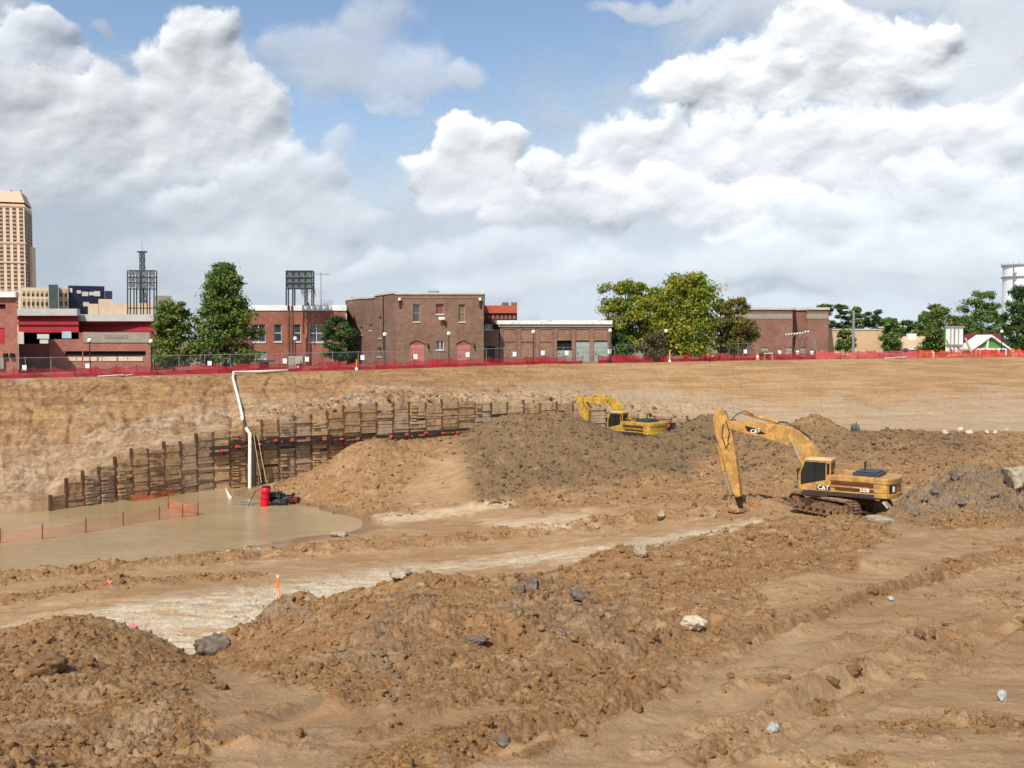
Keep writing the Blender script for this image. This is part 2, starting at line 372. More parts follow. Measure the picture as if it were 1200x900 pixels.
def soil_surface(x, y, detail=True):
    """ground height and masks at world x,y (arrays)"""
    u = x/np.maximum(y, 7.0); uc = np.clip(u, -.85, .85)
    fD = footD(uc); rD = rimD(uc)
    low = lower(x, y)
    fz = np.interp(uc, _fu, _fz); rz = rimZ(uc)
    t = np.clip((y-fD)/(rD-fD), 0, 1)
    # slope profile: slightly convex top, a faint bench
    prof = t + .10*np.sin(t*np.pi)*(1-t) - .05*np.sin(t*2*np.pi)
    up = fz + (rz-fz)*prof
    natural = (uc > (815-600)/F) | (uc < (52-600)/F)
    behind = y > fD; RE = []
    for pl, h, wd in BERMS:
        d = segdist(x, y, pl); low = low + h*np.exp(-(d/wd)**2)*(.75+.5*fbm(x*.8, y*.8, 2, 31))
    for bpx, bD, bh, br_ in BUMPS:
        c_ = at(bpx, 450, bD); low = low + bh*np.exp(-((x-c_.x)**2+(y-bD)**2)/br_**2)
    for pl, dp, wd in RUTS:
        d = segdist(x, y, pl)
        kk = .7+.5*fbm(x*.6, y*.6, 2, 33)
        low = low - dp*1.35*kk*np.exp(-(d/wd)**4) + .75*dp*kk*np.exp(-((d-wd*1.7)/(wd*.55))**2)
        if y.size and dp != .10001: RE.append((d, wd))
    z = np.where(behind, up, low)
    z = np.where(y > rD, rz - .0*(y-rD), z)
    px, py = proj(x, y, np.where(behind, up, low))
    rough, grey, slate, gravel, pale, mound = masks(px, py, y, x, y)
    for d_, wd_ in RE[:9]:
        rough = np.maximum(rough, .55*np.exp(-((d_-wd_*1.8)/(wd_*.6))**2)*sstep(-.15, .35, fbm(x*1.1, y*1.1, 3, 34))*(y < 34))
    upm = (behind & (y < rD)).astype(float); top = (y >= rD).astype(float)
    k = 1-upm-top
    rough = rough*k
    return z, dict(rough=rough, grey=grey*k, slate=slate*k, gravel=gravel*k, pale=pale*k, up=upm, top=top, t=t, px=px, py=py, mound=mound*k)

def displace(x, y, z, M):
    k = np.clip(1-M['top'], 0, 1); r = M['rough']
    xr = x + .35*vnoise(x*1.3, y*1.3, 90); yr = y + .35*vnoise(x*1.3, y*1.3, 91)
    amp = np.clip(.30+y/55, .5, 1.35)
    # heaps: lumps at several sizes, edges crumbly
    r0 = r; r = r*np.clip(.62+.75*fbm(x*.42, y*.42, 3, 77)+.25*vnoise(x*1.3, y*1.3, 78), .16, 1.25)
    big = fbm(x*.35, y*.35, 3, 1)
    w1, w1b, i1 = worley(xr*.9, yr*.9, 11)
    w2, w2b, i2 = worley(xr*2.6, yr*2.6, 12)
    w3, w3b, i3 = worley(xr*6.5, yr*6.5, 13)
    l1 = np.sqrt(np.clip(1-w1*w1*1.3, 0, 1))*(.3+i1); l2 = np.sqrt(np.clip(1-w2*w2*1.4, 0, 1))*(.2+i2); l3 = np.sqrt(np.clip(1-w3*w3*1.5, 0, 1))*(.1+i3)
    l2 = .4*l2 + .7*slab_field(xr*2.2+.3*w3, yr*2.2, 15); l3 = .35*l3 + .7*slab_field(xr*5.6, yr*5.6, 16)
    f = fbm(x*4.0, y*4.0, 4, 21, .62)
    d = r*(amp*(.24*big + .15*(l1-.5) + .17*(l2-.45) + .07*f) + .085*(l3-.4))
    if True:
        w4, w4b, i4 = worley(xr*15, yr*15, 14)
        d += r*np.clip(1.4-y/35, 0, 1)*.028*(np.sqrt(np.clip(1-w4*w4*1.6, 0, 1))*(.1+i4)-.35)
        d += r*.022*fbm(x*17, y*17, 3, 23, .6) + r*np.clip(amp,0,1)*.10*(np.abs(fbm(x*1.9, y*1.9, 4, 27, .62))-.25)*1.6
    # smooth ground: gentle undulation, drag streaks, wheel marks along the tracks
    s = (1-r)*k
    ang = .62; ca, sa = math.cos(ang), math.sin(ang)
    a = x*ca+y*sa; b = -x*sa+y*ca
    pad = np.exp(-(((x-at(975,450,57.5).x)/4.5)**2+((y-57.5)/3.5)**2)**2)
    r = r*(1-.85*pad); M['rough'] = r0*(1-.85*pad)
    d = d*(1-.85*pad)
    d += s*(.045*fbm(x*.28, y*.28, 3, 41) + .012*fbm(x*.9, y*.9, 4, 42, .6) + .007*fbm(a*1.0, b*5, 3, 43, .6) + .05*sstep(-.02,.40,fbm(x*.55, y*.55, 4, 47, .6))*(1-M['up'])*(l3*.8+l2*.8+.5*fbm(x*9, y*9, 3, 48, .6))*np.clip(1.6-y/50,.3,1) + .012*fbm(x*9, y*9, 4, 44, .65)*np.clip(1.7-y/40,.2,1))
    cl = sstep(.52, .8, vnoise(x*.5, y*.5, 45)*.5+.5)*np.clip(i2*1.6-.7, 0, 1)
    d += s*(1-M['up'])*.10*cl*l2*np.clip(.4+y/60, 0, 1)
    for (wa, wb, sc2) in ((w2, w2b, .055), (w3, w3b, .03)):
        d -= r*np.clip(1.3-y/80, .3, 1)*sc2*np.exp(-((wb-wa)/.10)**2)*(.3+.7*i2)
    d += M['slate']*(.22*(l1-.4)+.20*(l2-.35)+.09*(l3-.3))*np.clip(.5+y/60, .6, 1.3)
    # gravel road ribs
    rr = M['gravel']; q = fbm(a*.9, b*7, 3, 51, .6)
    ca2, sa2 = math.cos(.30), math.sin(.30); a2 = x*ca2+y*sa2; b2 = -x*sa2+y*ca2
    d += rr*(.07*np.sin(b2*7.5+1.2*fbm(a2*.3, b2*.3, 2, 52)) + .03*q)
    # upper slope: rills down the face and drag lines along it
    g = M['up']; t = M['t']
    u = x/np.maximum(y, 7)
    e = np.minimum(1, np.minimum(t*8, (1-t)*14))
    rill = np.abs(vnoise(u*95+.6*fbm(u*30, t*4, 2, 62), t*2.2, 61))
    lf = sstep(520, 300, M['px'])
    d += g*e*((.05+.13*lf)*(.4-rill) + .10*fbm(x*2.6, y*1.2+t*9, 4, 68, .65) + .22*lf*fbm(x*.7, y*.35, 5, 66, .65) - .25*lf*np.exp(-((vnoise(x*.28+2, y*.08, 67))/.07)**2) + .30*fbm(x*.15, y*.15, 3, 63) + (.08+.10*(1-lf))*fbm(t*34+u*6, u*7, 3, 64) + .06*fbm(x*1.4, y*1.4, 4, 65, .6)*(1+lf))
    # rubble lip above the wall
    lip = g*np.exp(-((t-.1)/.12)**2)*sstep(290, 330, M['px'])*sstep(900, 800, M['px'])
    d += lip*(.5*(l1-.4)+.3*(l2-.4))
    d += M['top']*0.05*fbm(x*.2, y*.2, 2, 71)*np.clip((y-rimD(np.clip(u,-.85,.85)))/3, 0, 1)
    z2 = z + d
    M['cav'] = np.clip(.5 + d*1.2, 0, 1)
    return z2
def ground_z(x, y, disp=False):
    xa = np.array([float(x)]); ya = np.array([float(y)])
    z, M = soil_surface(xa, ya)
    return float(displace(xa, ya, z, M)[0]) if disp else float(z[0])

def build_ground():
    un = np.linspace(-.56, .56, 1000)
    uo = .56+ .30*(np.linspace(0, 1, 50)[1:])**1.6
    U = np.r_[-uo[::-1], un, uo]                      # x / (y+6)
    na, nb, nc = 860, 130, 26
    rows_Y = []; 
    V = []; 
    # rows are set per column so that one row runs along the foot line and one along the rim
    def xy_from(Urow, Yfun):
        Y = np.full(U.shape, 60.)
        for _ in range(12): Y = Yfun(np.clip(U*(Y+6)/np.maximum(Y, 7), -.85, .85))
        return Y
    Yf = xy_from(U, footD); Yr = xy_from(U, rimD)
    ta = np.linspace(0, 1, na)
    y0 = 3.0
    A = np.exp(math.log(y0+6) + ta[:,None]*(np.log(Yf-.02+6)-math.log(y0+6))[None,:])-6
    tb = np.linspace(0, 1, nb)**1.0
    B = (Yf+.35)[None,:] + tb[:,None]*(Yr-.35-Yf)[None,:]
    tc = np.linspace(0, 1, nc)[1:]
    Cc = Yr[None,:]*(4000/Yr)[None,:]**(tc[:,None]**1.6)
    pre = np.array([-60., -25, -8, -2, 1])[:,None]*np.ones((1, len(U)))
    Y = np.vstack([pre, A, B, Cc]); X = U[None,:]*(np.maximum(Y, 3)+6)
    z, M = soil_surface(X, Y)
    z = displace(X, Y, z, M)
    nr, ncl = X.shape
    Vt = np.stack([X, Y, z], -1).reshape(-1, 3)
    i = np.arange(nr-1)[:,None]*ncl + np.arange(ncl-1)[None,:]
    Fq = np.stack([i, i+1, i+1+ncl, i+ncl], -1).reshape(-1, 4)
    one = np.ones(X.size)
    m1 = np.stack([M['rough'].ravel(), M['grey'].ravel(), M['slate'].ravel(), one], -1)
    m2 = np.stack([M['gravel'].ravel(), M['pale'].ravel(), M['up'].ravel(), one], -1)
    wet = (sstep(WL+.42, WL+.10, z+.12*fbm(X*.5, Y*.5, 3, 99))*(1-M['up'])*(1-M['top'])).ravel()
    m3 = np.stack([M['t'].ravel(), wet, M['top'].ravel(), one], -1)
    return np_mesh('ground', Vt, Fq, soil_material(), True, dict(m1=m1, m2=m2, m3=m3))

def soil_material():
    m, nt, b = newmat('soil'); L = nt.t.links
    geo = nt.n('ShaderNodeNewGeometry'); P = geo.outputs['Position']
    def A(n):
        a = nt.n('ShaderNodeAttribute', attribute_name=n); s = nt.n('ShaderNodeSeparateColor', ins={0: a.outputs['Color']})
        return s.outputs
    r, g, sl = A('m1')[:3]; gr, pa, up = A('m2')[:3]; t, wet, top = A('m3')[:3]
    nB = nt.noise(P, .16, 5, .6, .3); nM = nt.noise(P, .9, 6, .62, .2); nS = nt.noise(P, 7., 6, .7); nF = nt.noise(P, 38., 4, .7)
    # bare soil
    sand = nt.mix(nt.ramp(nM, .3, .7), S(168,135,98), S(190,158,120))
    sand = nt.mix(nt.ramp(nB, .4, .65, 0, .5), sand, S(158,118,78))
    clod = nt.mix(nt.ramp(nS, .32, .68), S(138,103,66), S(184,145,102))
    clod = nt.mix(nt.ramp(nM, .45, .7, 0, .7), clod, S(156,114,72))
    clod = nt.mix(nt.ramp(nt.noise(P, 2.3, 5, .7, .6), .60, .74, 0, .75), clod, S(128,100,76))
    clod = nt.mix(nt.ramp(nt.noise(P, 1.7, 4, .7, 1.0), .64, .76, 0, .6), clod, S(196,172,140))
    clod = nt.mix(nt.ramp(nt.noise(P, .75, 6, .72, .8), .50, .66, 0, .75), clod, S(190,162,128))
    clod = nt.mix(nt.ramp(nt.noise(P, 1.25, 6, .72, .9), .52, .64, 0, .8), clod, S(124,90,60))
    clod = nt.mix(nt.ramp(nt.noise(P, .5, 5, .7, .9), .54, .66, 0, .55), clod, S(176,122,72))
    c = nt.mix(nt.ramp(nt.math('ADD', r, nt.math('MULTIPLY', nt.math('SUBTRACT', nS, .5), .9)), .2, .55), sand, clod)
    clod = clod
    rotd = nt.n('ShaderNodeMapping', ins={0: P, 'Rotation': (0,0,-.62), 'Scale': (.45, 2.6, 1)}).outputs[0]
    damp = nt.math('MULTIPLY', nt.ramp(nt.noise(rotd, .8, 7, .74, .6), .48, .66), nt.math('SUBTRACT', 1., up))
    c = nt.mix(nt.math('MULTIPLY', damp, .62), c, S(140,104,70))
    c = nt.mix(nt.math('MULTIPLY', nt.ramp(nt.noise(P, .55, 6, .72, .5), .56, .70), .55), c, S(206,180,146))
    # dark grey-brown clay
    gcl = nt.mix(nt.ramp(nS, .35, .65), S(98,78,54), S(142,118,86))
    gcl = nt.mix(nt.ramp(nt.noise(P, 1.1, 5, .7), .54, .68, 0, .7), gcl, S(142,98,60))
    c = nt.mix(nt.math('MULTIPLY', g, nt.ramp(nM, .22, .5)), c, gcl)
    # slate / violet-grey lumps
    scl = nt.mix(nt.ramp(nS, .35, .65), S(96,82,68), S(158,140,118))
    scl = nt.mix(nt.ramp(nt.noise(P, 1.9, 5, .7, .8), .46, .62, 0, .7), scl, S(150,116,80))
    c = nt.mix(nt.math('MULTIPLY', sl, nt.ramp(nt.noise(P, 1.4, 5, .7, .6), .28, .44)), c, scl)
    # road gravel, streaked along the road
    rot = nt.n('ShaderNodeMapping', ins={0: P, 'Rotation': (0,0,-.30), 'Scale': (.35, 2.4, 1)}).outputs[0]
    st = nt.noise(rot, 1.3, 6, .7)
    grc = nt.mix(nt.ramp(nS, .3, .7), S(184,170,146), S(224,214,194))
    c = nt.mix(nt.math('MULTIPLY', gr, nt.ramp(st, .36, .56, .12, .95)), c, grc)
    c = nt.mix(nt.math('MULTIPLY', pa, nt.ramp(nM, .25, .55)), c, S(214,190,158))
    # cut slope: strata following the height
    rot2 = nt.n('ShaderNodeMapping', ins={0: P, 'Scale': (.13, .13, 2.6)}).outputs[0]
    s1 = nt.noise(rot2, 1.0, 6, .65, .4)
    slope = nt.mix(nt.ramp(s1, .35, .65), S(142,104,66), S(182,144,100))
    slope = nt.mix(nt.ramp(nM, .4, .68, 0, .45), slope, S(150,100,55))
    lowp = nt.mix(nt.ramp(nt.noise(P, .5, 7, .75, .6), .40, .60), S(146,114,84), S(198,178,154))
    band = nt.math('ADD', t, nt.math('MULTIPLY', nt.math('SUBTRACT', nB, .5), .7))
    slope = nt.mix(nt.ramp(band, .52, .28, 0, .75), slope, lowp)
    sx = nt.n('ShaderNodeSeparateXYZ', ins={0: P}).outputs[0]
    rgt = nt.ramp(sx, -12, 18, 0, 1)
    slope = nt.mix(nt.math('MULTIPLY', rgt, .6), slope, nt.mix(nt.ramp(s1, .38, .62), S(164,128,88), S(190,157,116)))
    rotg = nt.n('ShaderNodeMapping', ins={0: P, 'Rotation': (0,0,.5), 'Scale': (.10, .55, 1.6)}).outputs[0]
    slope = nt.mix(nt.math('MULTIPLY', nt.ramp(nt.noise(rotg, 1.0, 6, .7, .8), .54, .66), .45), slope, S(134,96,62))
    slope = nt.mix(nt.math('MULTIPLY', nt.math('MULTIPLY', rgt, nt.ramp(band, .50, .25)), nt.ramp(s1, .3, .6, .3, .8)), slope, S(178,160,138))
    slope = nt.mix(nt.ramp(nt.noise(P, 5., 4, .75), .45, .6, 0, .35), slope, S(196,164,124))
    slope = nt.mix(nt.ramp(nt.noise(P, 2.6, 5, .75), .52, .68, 0, .45), slope, S(120,86,54))
    c = nt.mix(up, c, slope)
    # land beyond the rim: worn pavement and dry dust
    c = nt.mix(top, c, nt.mix(nt.ramp(nM, .35, .6), S(150,128,100), S(138,130,118)))
    c = nt.mix(nt.math('MULTIPLY', wet, .6), c, S(122,92,60))
    # fine speckle: crumbs and grit
    c = nt.mix(nt.ramp(nF, .3, .7, 0, 1), nt.mix(.22, c, S(84,58,34)), nt.mix(.10, c, S(226,202,168)))
    lft = nt.math('MULTIPLY', nt.math('MULTIPLY', up, nt.math('SUBTRACT', 1., rgt)), 1.)
    c = nt.mix(nt.math('MULTIPLY', lft, nt.ramp(nt.noise(P, .8, 7, .78, .7), .47, .62, 0, .6)), c, S(112,82,56))
    c = nt.mix(nt.math('MULTIPLY', lft, nt.ramp(nt.noise(P, .33, 6, .75, .9), .56, .66, 0, .5)), c, S(176,164,150))
    c = nt.mix(1., c, (.88, .845, .775), 'MULTIPLY')
    L.new(c, b.inputs['Base Color'])
    L.new(nt.ramp(wet, 0, 1, .93, .35), b.inputs['Roughness'])
    b.inputs['Specular IOR Level'].default_value = .18
    hgt = nt.math('ADD', nt.math('MULTIPLY', nS, .05), nt.math('MULTIPLY', nF, .016))
    hgt = nt.math('ADD', hgt, nt.math('MULTIPLY', nt.noise(P, 2.2, 5, .65), .09))
    bp = nt.n('ShaderNodeBump', ins={'Strength': nt.ramp(r, 0, 1, .70, 1.0), 'Distance': 1.0, 'Height': hgt})
    L.new(bp.outputs[0], b.inputs['Normal'])
    return m

def build_water():
    m, nt, b = newmat('muddy_water'); L = nt.t.links
    P = nt.n('ShaderNodeNewGeometry').outputs['Position']
    c = nt.mix(nt.ramp(nt.noise(P, .12, 4, .6, .4), .35, .65), S(156,132,94), S(170,146,108))
    L.new(c, b.inputs['Base Color']); b.inputs['Roughness'].default_value = .16
    b.inputs['Specular IOR Level'].default_value = .28; b.inputs['IOR'].default_value = 1.33
    mp = nt.n('ShaderNodeMapping', ins={0: P, 'Scale': (1, 2.2, 1), 'Rotation': (0,0,.2)}).outputs[0]
    h = nt.math('ADD', nt.math('MULTIPLY', nt.noise(mp, 3.2, 3, .6), .5), nt.math('MULTIPLY', nt.noise(mp, .8, 2, .6), .8))
    bp = nt.n('ShaderNodeBump', ins={'Strength': .8, 'Distance': .06, 'Height': h}); L.new(bp.outputs[0], b.inputs['Normal'])
    o = np_mesh('water', [(-62,46,WL),(6,46,WL),(6,92,WL),(-62,92,WL)], [(0,1,2,3)], m)
    tag(o, kind='structure'); return o
# ================================================================ sky, sun, camera
SUN_EL = R(49); SUN_AZ = R(-154)              # azimuth from +Y, clockwise: left and a little behind the camera
sd = Vector((math.sin(SUN_AZ)*math.cos(SUN_EL), math.cos(SUN_AZ)*math.cos(SUN_EL), math.sin(SUN_EL)))
sun = bpy.data.lights.new('sun', 'SUN'); sun.energy = 4.8; sun.angle = R(.5); sun.color = (1, .955, .88)
so = bpy.data.objects.new('sun', sun); COL.objects.link(so); so.rotation_euler = sd.to_track_quat('Z', 'Y').to_euler()
sc.view_settings.view_transform = 'Standard'; sc.view_settings.look = 'None'; sc.view_settings.exposure = 0; sc.view_settings.gamma = 1
sc.view_settings.use_curve_mapping = False
cam = bpy.data.cameras.new('camera'); co_ = bpy.data.objects.new('camera', cam); COL.objects.link(co_)
cam.sensor_width = 36; cam.lens = 36*F/1200; cam.clip_end = 20000; cam.clip_start = .1
co_.rotation_euler = (math.pi/2-PITCH, 0, 0); sc.camera = co_

w = bpy.data.worlds.new('World'); sc.world = w; w.use_nodes = True
nt = NT(w.node_tree); L = nt.t.links
bg = w.node_tree.nodes['Background']
sky = nt.n('ShaderNodeTexSky', sky_type='NISHITA'); sky.sun_disc = False
sky.sun_elevation = SUN_EL; sky.sun_rotation = SUN_AZ; sky.altitude = 80; sky.air_density = 1.; sky.dust_density = .8; sky.ozone_density = 1.0
L.new(sky.outputs[0], bg.inputs[0]); bg.inputs[1].default_value = .15

# ---- clouds: billowing relief 5 to 9 km away, lit by sun and sky; the two low veils are tinted as haze
def ae(px, py):
    d = ray(px, py).normalized(); return math.atan2(d.x, d.y)*F, math.asin(d.z)*F
def cloud_material(name, soft, base):
    m, nt, b = newmat(name); L = nt.t.links
    at_ = nt.n('ShaderNodeAttribute', attribute_name='cover'); s_ = nt.n('ShaderNodeSeparateColor', ins={0: at_.outputs['Color']})
    P = nt.n('ShaderNodeNewGeometry').outputs['Position']
    dif = nt.n('ShaderNodeBsdfDiffuse', ins={0: base}).outputs[0]
    tr = nt.n('ShaderNodeBsdfTranslucent', ins={0: base}).outputs[0]
    mx = nt.n('ShaderNodeMixShader', ins={0: .24, 1: dif, 2: tr}).outputs[0]
    al = nt.ramp(nt.math('ADD', s_.outputs[0], nt.math('MULTIPLY', nt.math('SUBTRACT', nt.noise(P, .012, 4, .6), .5), .25)), .5-soft, .5+soft)
    al = nt.math('MULTIPLY', al, s_.outputs[1])
    tp = nt.n('ShaderNodeBsdfTransparent').outputs[0]
    o = nt.n('ShaderNodeMixShader', ins={0: al, 1: tp, 2: mx})
    L.new(o.outputs[0], m.node_tree.nodes['Material Output'].inputs[0])
    m.node_tree.nodes.remove(b); return m
RELIEF = .125
def blur(a, sg):
    r = int(sg*2.5)+1; k = np.exp(-.5*(np.arange(-r, r+1)/sg)**2); k /= k.sum()
    for ax in (0, 1):
        p = np.pad(a, [(r, r) if q == ax else (0, 0) for q in (0, 1)], mode='edge'); o = np.zeros_like(a); n = a.shape[ax]
        for q in range(2*r+1): o += k[q]*(p[q:q+n] if ax == 0 else p[:, q:q+n])
        a = o
    return a
def puff_field(A, E, blobs):
    cur = np.full(A.shape, -3.)
    for bl in blobs:
        px, py, rx, ry = bl[:4]; a, e = ae(px, py)
        dx = (A-a)/rx; dy = (E-e)/ry
        dy = np.where(dy < 0, dy*1.25, dy)
        v = 1-(dx*dx+dy*dy)
        k = .18; h = np.clip(.5+.5*(v-cur)/k, 0, 1); cur = cur*(1-h)+v*h+k*h*(1-h)
    return cur
def lump(x, y, s, seed, k=1.25):
    w1, w2, i = worley(x/s, y/s, seed)
    return np.sqrt(np.clip(1-k*w1*w1, 0, 1))*(.45+.55*i)
def cloud_layer(name, blobs, dist, seed, step, soft, base, big=1., small=1., alpha=1., a0=-.78, a1=.78, e0=.002, e1=.50, relief=1., edge=.42, drop=0):
    bb = [(ae(b_[0], b_[1]), b_[2], b_[3]) for b_ in blobs]
    a0 = max(a0, min(p[0]-rx for p, rx, ry in bb)/F-.07); a1 = min(a1, max(p[0]+rx for p, rx, ry in bb)/F+.07)
    e0 = max(e0, min(p[1]-ry for p, rx, ry in bb)/F-.07); e1 = min(e1, max(p[1]+ry for p, rx, ry in bb)/F+.07)
    na = int((a1-a0)/step); ne = int((e1-e0)/step)
    az = np.linspace(a0, a1, na); el = np.linspace(e0, e1, ne)
    A, E = np.meshgrid(az*F, el*F)
    wx = 26*fbm(A/110, E/90, 3, seed)+9*fbm(A/34, E/30, 3, seed+1); wy = 20*fbm(A/100+9, E/80, 3, seed+2)+8*fbm(A/30, E/28+4, 3, seed+3)
    Aw = A+wx; Ew = E+wy
    c = puff_field(Aw, Ew, blobs)
    big_ = lump(Aw, Ew*1.15, 72, seed+4); mid = lump(Aw+20*big_, Ew*1.1, 34, seed+5); sm = lump(Aw, Ew, 15, seed+6); ti = lump(Aw, Ew, 7, seed+9, 1.5); te = lump(Aw, Ew, 4, seed+19, 1.5)
    n = fbm(A/60, E/45, 6, seed+10, .58)
    cov = c + big*.55*(big_-.45) + small*(.42*(mid-.42)+.26*(sm-.4)+.16*(ti-.4)+.09*(te-.4)) + .46*n
    cc = np.clip(cov, 0, 3)
    # thickness towards the viewer, in picture-sized units
    cc2 = blur(np.clip(cov, 0, 3), 5)
    body = 70*(1-np.exp(-cc2*1.5))
    h = body + big*26*blur(big_, 7) + small*(13*blur(mid, 4) + 5.0*blur(sm, 2.2) + 1.4*blur(ti, 1)) + 5*n
    h = h*relief*RELIEF
    rad = dist*(1 - h/F*1.05)
    x = rad*np.sin(az)[None,:]*np.cos(el)[:,None]; y = rad*np.cos(az)[None,:]*np.cos(el)[:,None]; z = rad*np.sin(el)[:,None]
    V = np.stack([x, y, z], -1).reshape(-1, 3)
    i = np.arange(ne-1)[:,None]*na+np.arange(na-1)[None,:]
    Fq = np.stack([i, i+1, i+1+na, i+na], -1).reshape(-1, 4)
    al = np.clip(.5+cov*edge, 0, 1).ravel()
    keep = (al[Fq].max(1) > .5-soft-.14)
    Fq = Fq[keep]
    used = np.zeros(len(V), bool); used[Fq.ravel()] = True; idx = np.cumsum(used)-1
    side = np.ones(A.shape)
    if drop:                                        # flat, ragged cloud base thins out downwards
        q = int(drop/(step*F)); low_ = np.vstack([np.repeat(cov[:1], q, 0), cov[:-q]])
        low_ = np.minimum(low_, np.vstack([np.repeat(cov[:1], q//2, 0), cov[:-(q//2)]]) + .25)
        side = sstep(-1.2, .20, blur(low_, 3))
    at_ = np.stack([al, side.ravel()*alpha, al, np.ones(al.size)], -1)
    o = np_mesh(name, V[used], idx[Fq], cloud_material(name, soft, base), True, dict(cover=at_[used]))
    tag(o, kind='stuff'); return o
TOWER = [(250,55,46,46),(240,112,66,56),(275,140,50,50),(185,190,120,62),(60,205,170,70),(115,150,60,46),(-90,180,140,90),(280,200,70,50)]
LEFTTOP = [(70,105,60,50),(30,70,50,38),(55,36,24,22),(-20,120,90,70),(100,80,26,20)]
LEFTROW = [(352,208,50,30),(318,240,66,40),(240,262,56,44),(400,268,60,34),(310,300,96,44),(300,215,40,30)]
MIDPUFF = [(546,166,32,30),(604,163,22,15),(585,180,30,22),(520,210,42,32),(560,205,44,36),(560,240,60,30)]
RTOP = [(800,108,42,32),(865,105,70,48),(955,72,100,52),(1045,88,86,52),(1080,60,54,32),(920,125,120,26)]
ROW2 = [(768,152,30,22),(735,180,56,40),(700,215,50,36),(800,200,90,48),(905,200,120,60),(1030,195,110,66),(1150,190,90,66),(1230,150,60,60)]
ROW3 = [(640,220,44,34),(622,248,50,34),(700,244,80,44),(780,240,56,44),(850,250,80,40),(910,262,40,24)]
ROW4 = [(955,252,46,32),(1015,272,90,42),(1085,218,36,28),(1105,262,84,50),(1185,270,76,60),(1140,215,24,16),(1240,240,60,70),(880,290,60,26)]
ROW5 = [(1000,312,120,30),(1120,325,110,38),(860,318,90,28),(700,322,90,28),(620,332,50,20),(525,306,46,22),(600,300,50,22),(250,320,120,34),(330,335,60,24),(1220,330,80,40),(440,330,60,20),(560,345,60,16)]
WISP = [(440,25,40,28),(400,80,90,36),(470,88,60,28),(345,65,50,18),(460,122,28,9),(545,90,26,14),(780,4,70,9),(900,12,90,22),(1010,0,80,12),(1195,40,70,60),(1150,12,50,18),(1190,110,60,60),(860,30,50,18),(15,8,24,12),(130,32,14,8),(400,165,22,10)]
LOW = [(60,290,460,110),(300,300,300,80),(420,320,320,85),(600,335,420,110),(900,280,330,185),(1150,230,350,210),(-300,250,400,160),(700,250,140,90),(560,260,140,70),(600,400,1400,70),(1190,120,160,90)]
K = dict(small=1., base=(.98,.98,.98))
cloud_layer('clouds', RTOP, 8700, 101, .0011, .13, (.88,.88,.88), drop=26, relief=1.7)
cloud_layer('clouds', TOWER, 6300, 131, .0011, (.13), (.99,.99,.985), drop=46)
cloud_layer('clouds', MIDPUFF, 6600, 151, .0011, .14, (.98,.98,.98), drop=26)
cloud_layer('clouds', LEFTTOP, 7000, 161, .0013, .16, (.96,.965,.97), drop=26, alpha=.95)
cloud_layer('clouds', ROW3, 7700, 171, .0012, .15, (.85,.85,.86), drop=24, relief=1.9)
cloud_layer('clouds', LEFTROW, 5800, 181, .0012, .22, (.84,.86,.88), drop=30, alpha=.8)
cloud_layer('clouds', ROW2, 8200, 191, .0013, .17, (.81,.82,.835), drop=34, relief=1.9)
cloud_layer('clouds', ROW4, 7200, 201, .0014, .24, (.80,.82,.845), drop=26, alpha=.88, relief=2.0)
cloud_layer('clouds', ROW5, 5400, 221, .0016, .36, (.83,.85,.87), drop=18, alpha=.62, relief=1.6)
cloud_layer('clouds', WISP, 12500, 307, .0018, .45, (.95,.955,.965), alpha=.66, relief=.5)
cloud_layer('clouds', LOW, 14500, 401, .0022, .48, (.64,.71,.78), alpha=.96, relief=.6, small=.7)  # low grey-blue veil; horizon haze is put into its base colour
cloud_layer('clouds', [(600,420,1700,210)], 4800, 501, .003, .48, (.70,.775,.85), alpha=.48, relief=.12, small=.15, big=.3)  # thin bluish veil before the clouds, haze painted by its tint and alpha
g_ = build_ground(); tag(g_, kind='structure')
build_water()
# ================================================================ placing helpers
def hit(px, py, disp=False, y0=7., y1=240.):
    """where the line of sight through a photograph point meets the ground: a real place in the pit"""
    d = ray(px, py); Y = np.exp(np.linspace(math.log(y0), math.log(y1), 2600)); k = Y/d.y
    x = d.x*k; z = d.z*k; g, M = soil_surface(x, Y)
    if disp: g = displace(x, Y, g, M)
    b = np.nonzero(z <= g)[0]; i = b[0] if len(b) else len(Y)-1
    return Vector((x[i], Y[i], g[i]))
def onto(px, D, dz=0.):
    x = at(px, 450, D).x; return Vector((x, D, ground_z(x, D, True)+dz))
def wallpt(px, z=0., off=0.):
    u = (px-600)/F; D = float(footD(u))-off
    return Vector(((px-600)/F/ (CP+0*SP)*D, D, z))
def wz(px, py):
    D = float(footD((px-600)/F)); return at(px, py, D).z

M_rust = mat('rusted_steel', S(108,76,56), .85, .3, 1.5)
M_dark = mat('dark_steel', S(62,48,42), .7, .2, 1.5)
M_wood = mat('weathered_timber', S(172,138,100), .9, .22, 1.1, dirt=S(116,88,60), dirtamt=.35)
M_wood2 = mat('muddy_timber', S(186,152,112), .9, .2, .9, dirt=S(128,98,68), dirtamt=.3)
M_wood3 = mat('mud_caked_timber', S(158,132,104), .95, .3, .6, dirt=S(186,158,122), dirtamt=.6)
M_red = mat('red_paint', S(206,24,40), .45, .1, 3)
M_redhead = mat('red_cap_paint', S(222,74,54), .6, .1, 3)
M_pvc = mat('white_pipe_plastic', S(236,228,206), .45, .06, 2, dirt=S(190,160,120), dirtamt=.25)
M_black = mat('black_plastic', S(48,46,46), .55, .3, 6)
M_orange = mat('orange_paint', S(255,122,60), .6, .08, 4)
M_pink = mat('pink_tape', S(236,110,120), .6, .05, 4)

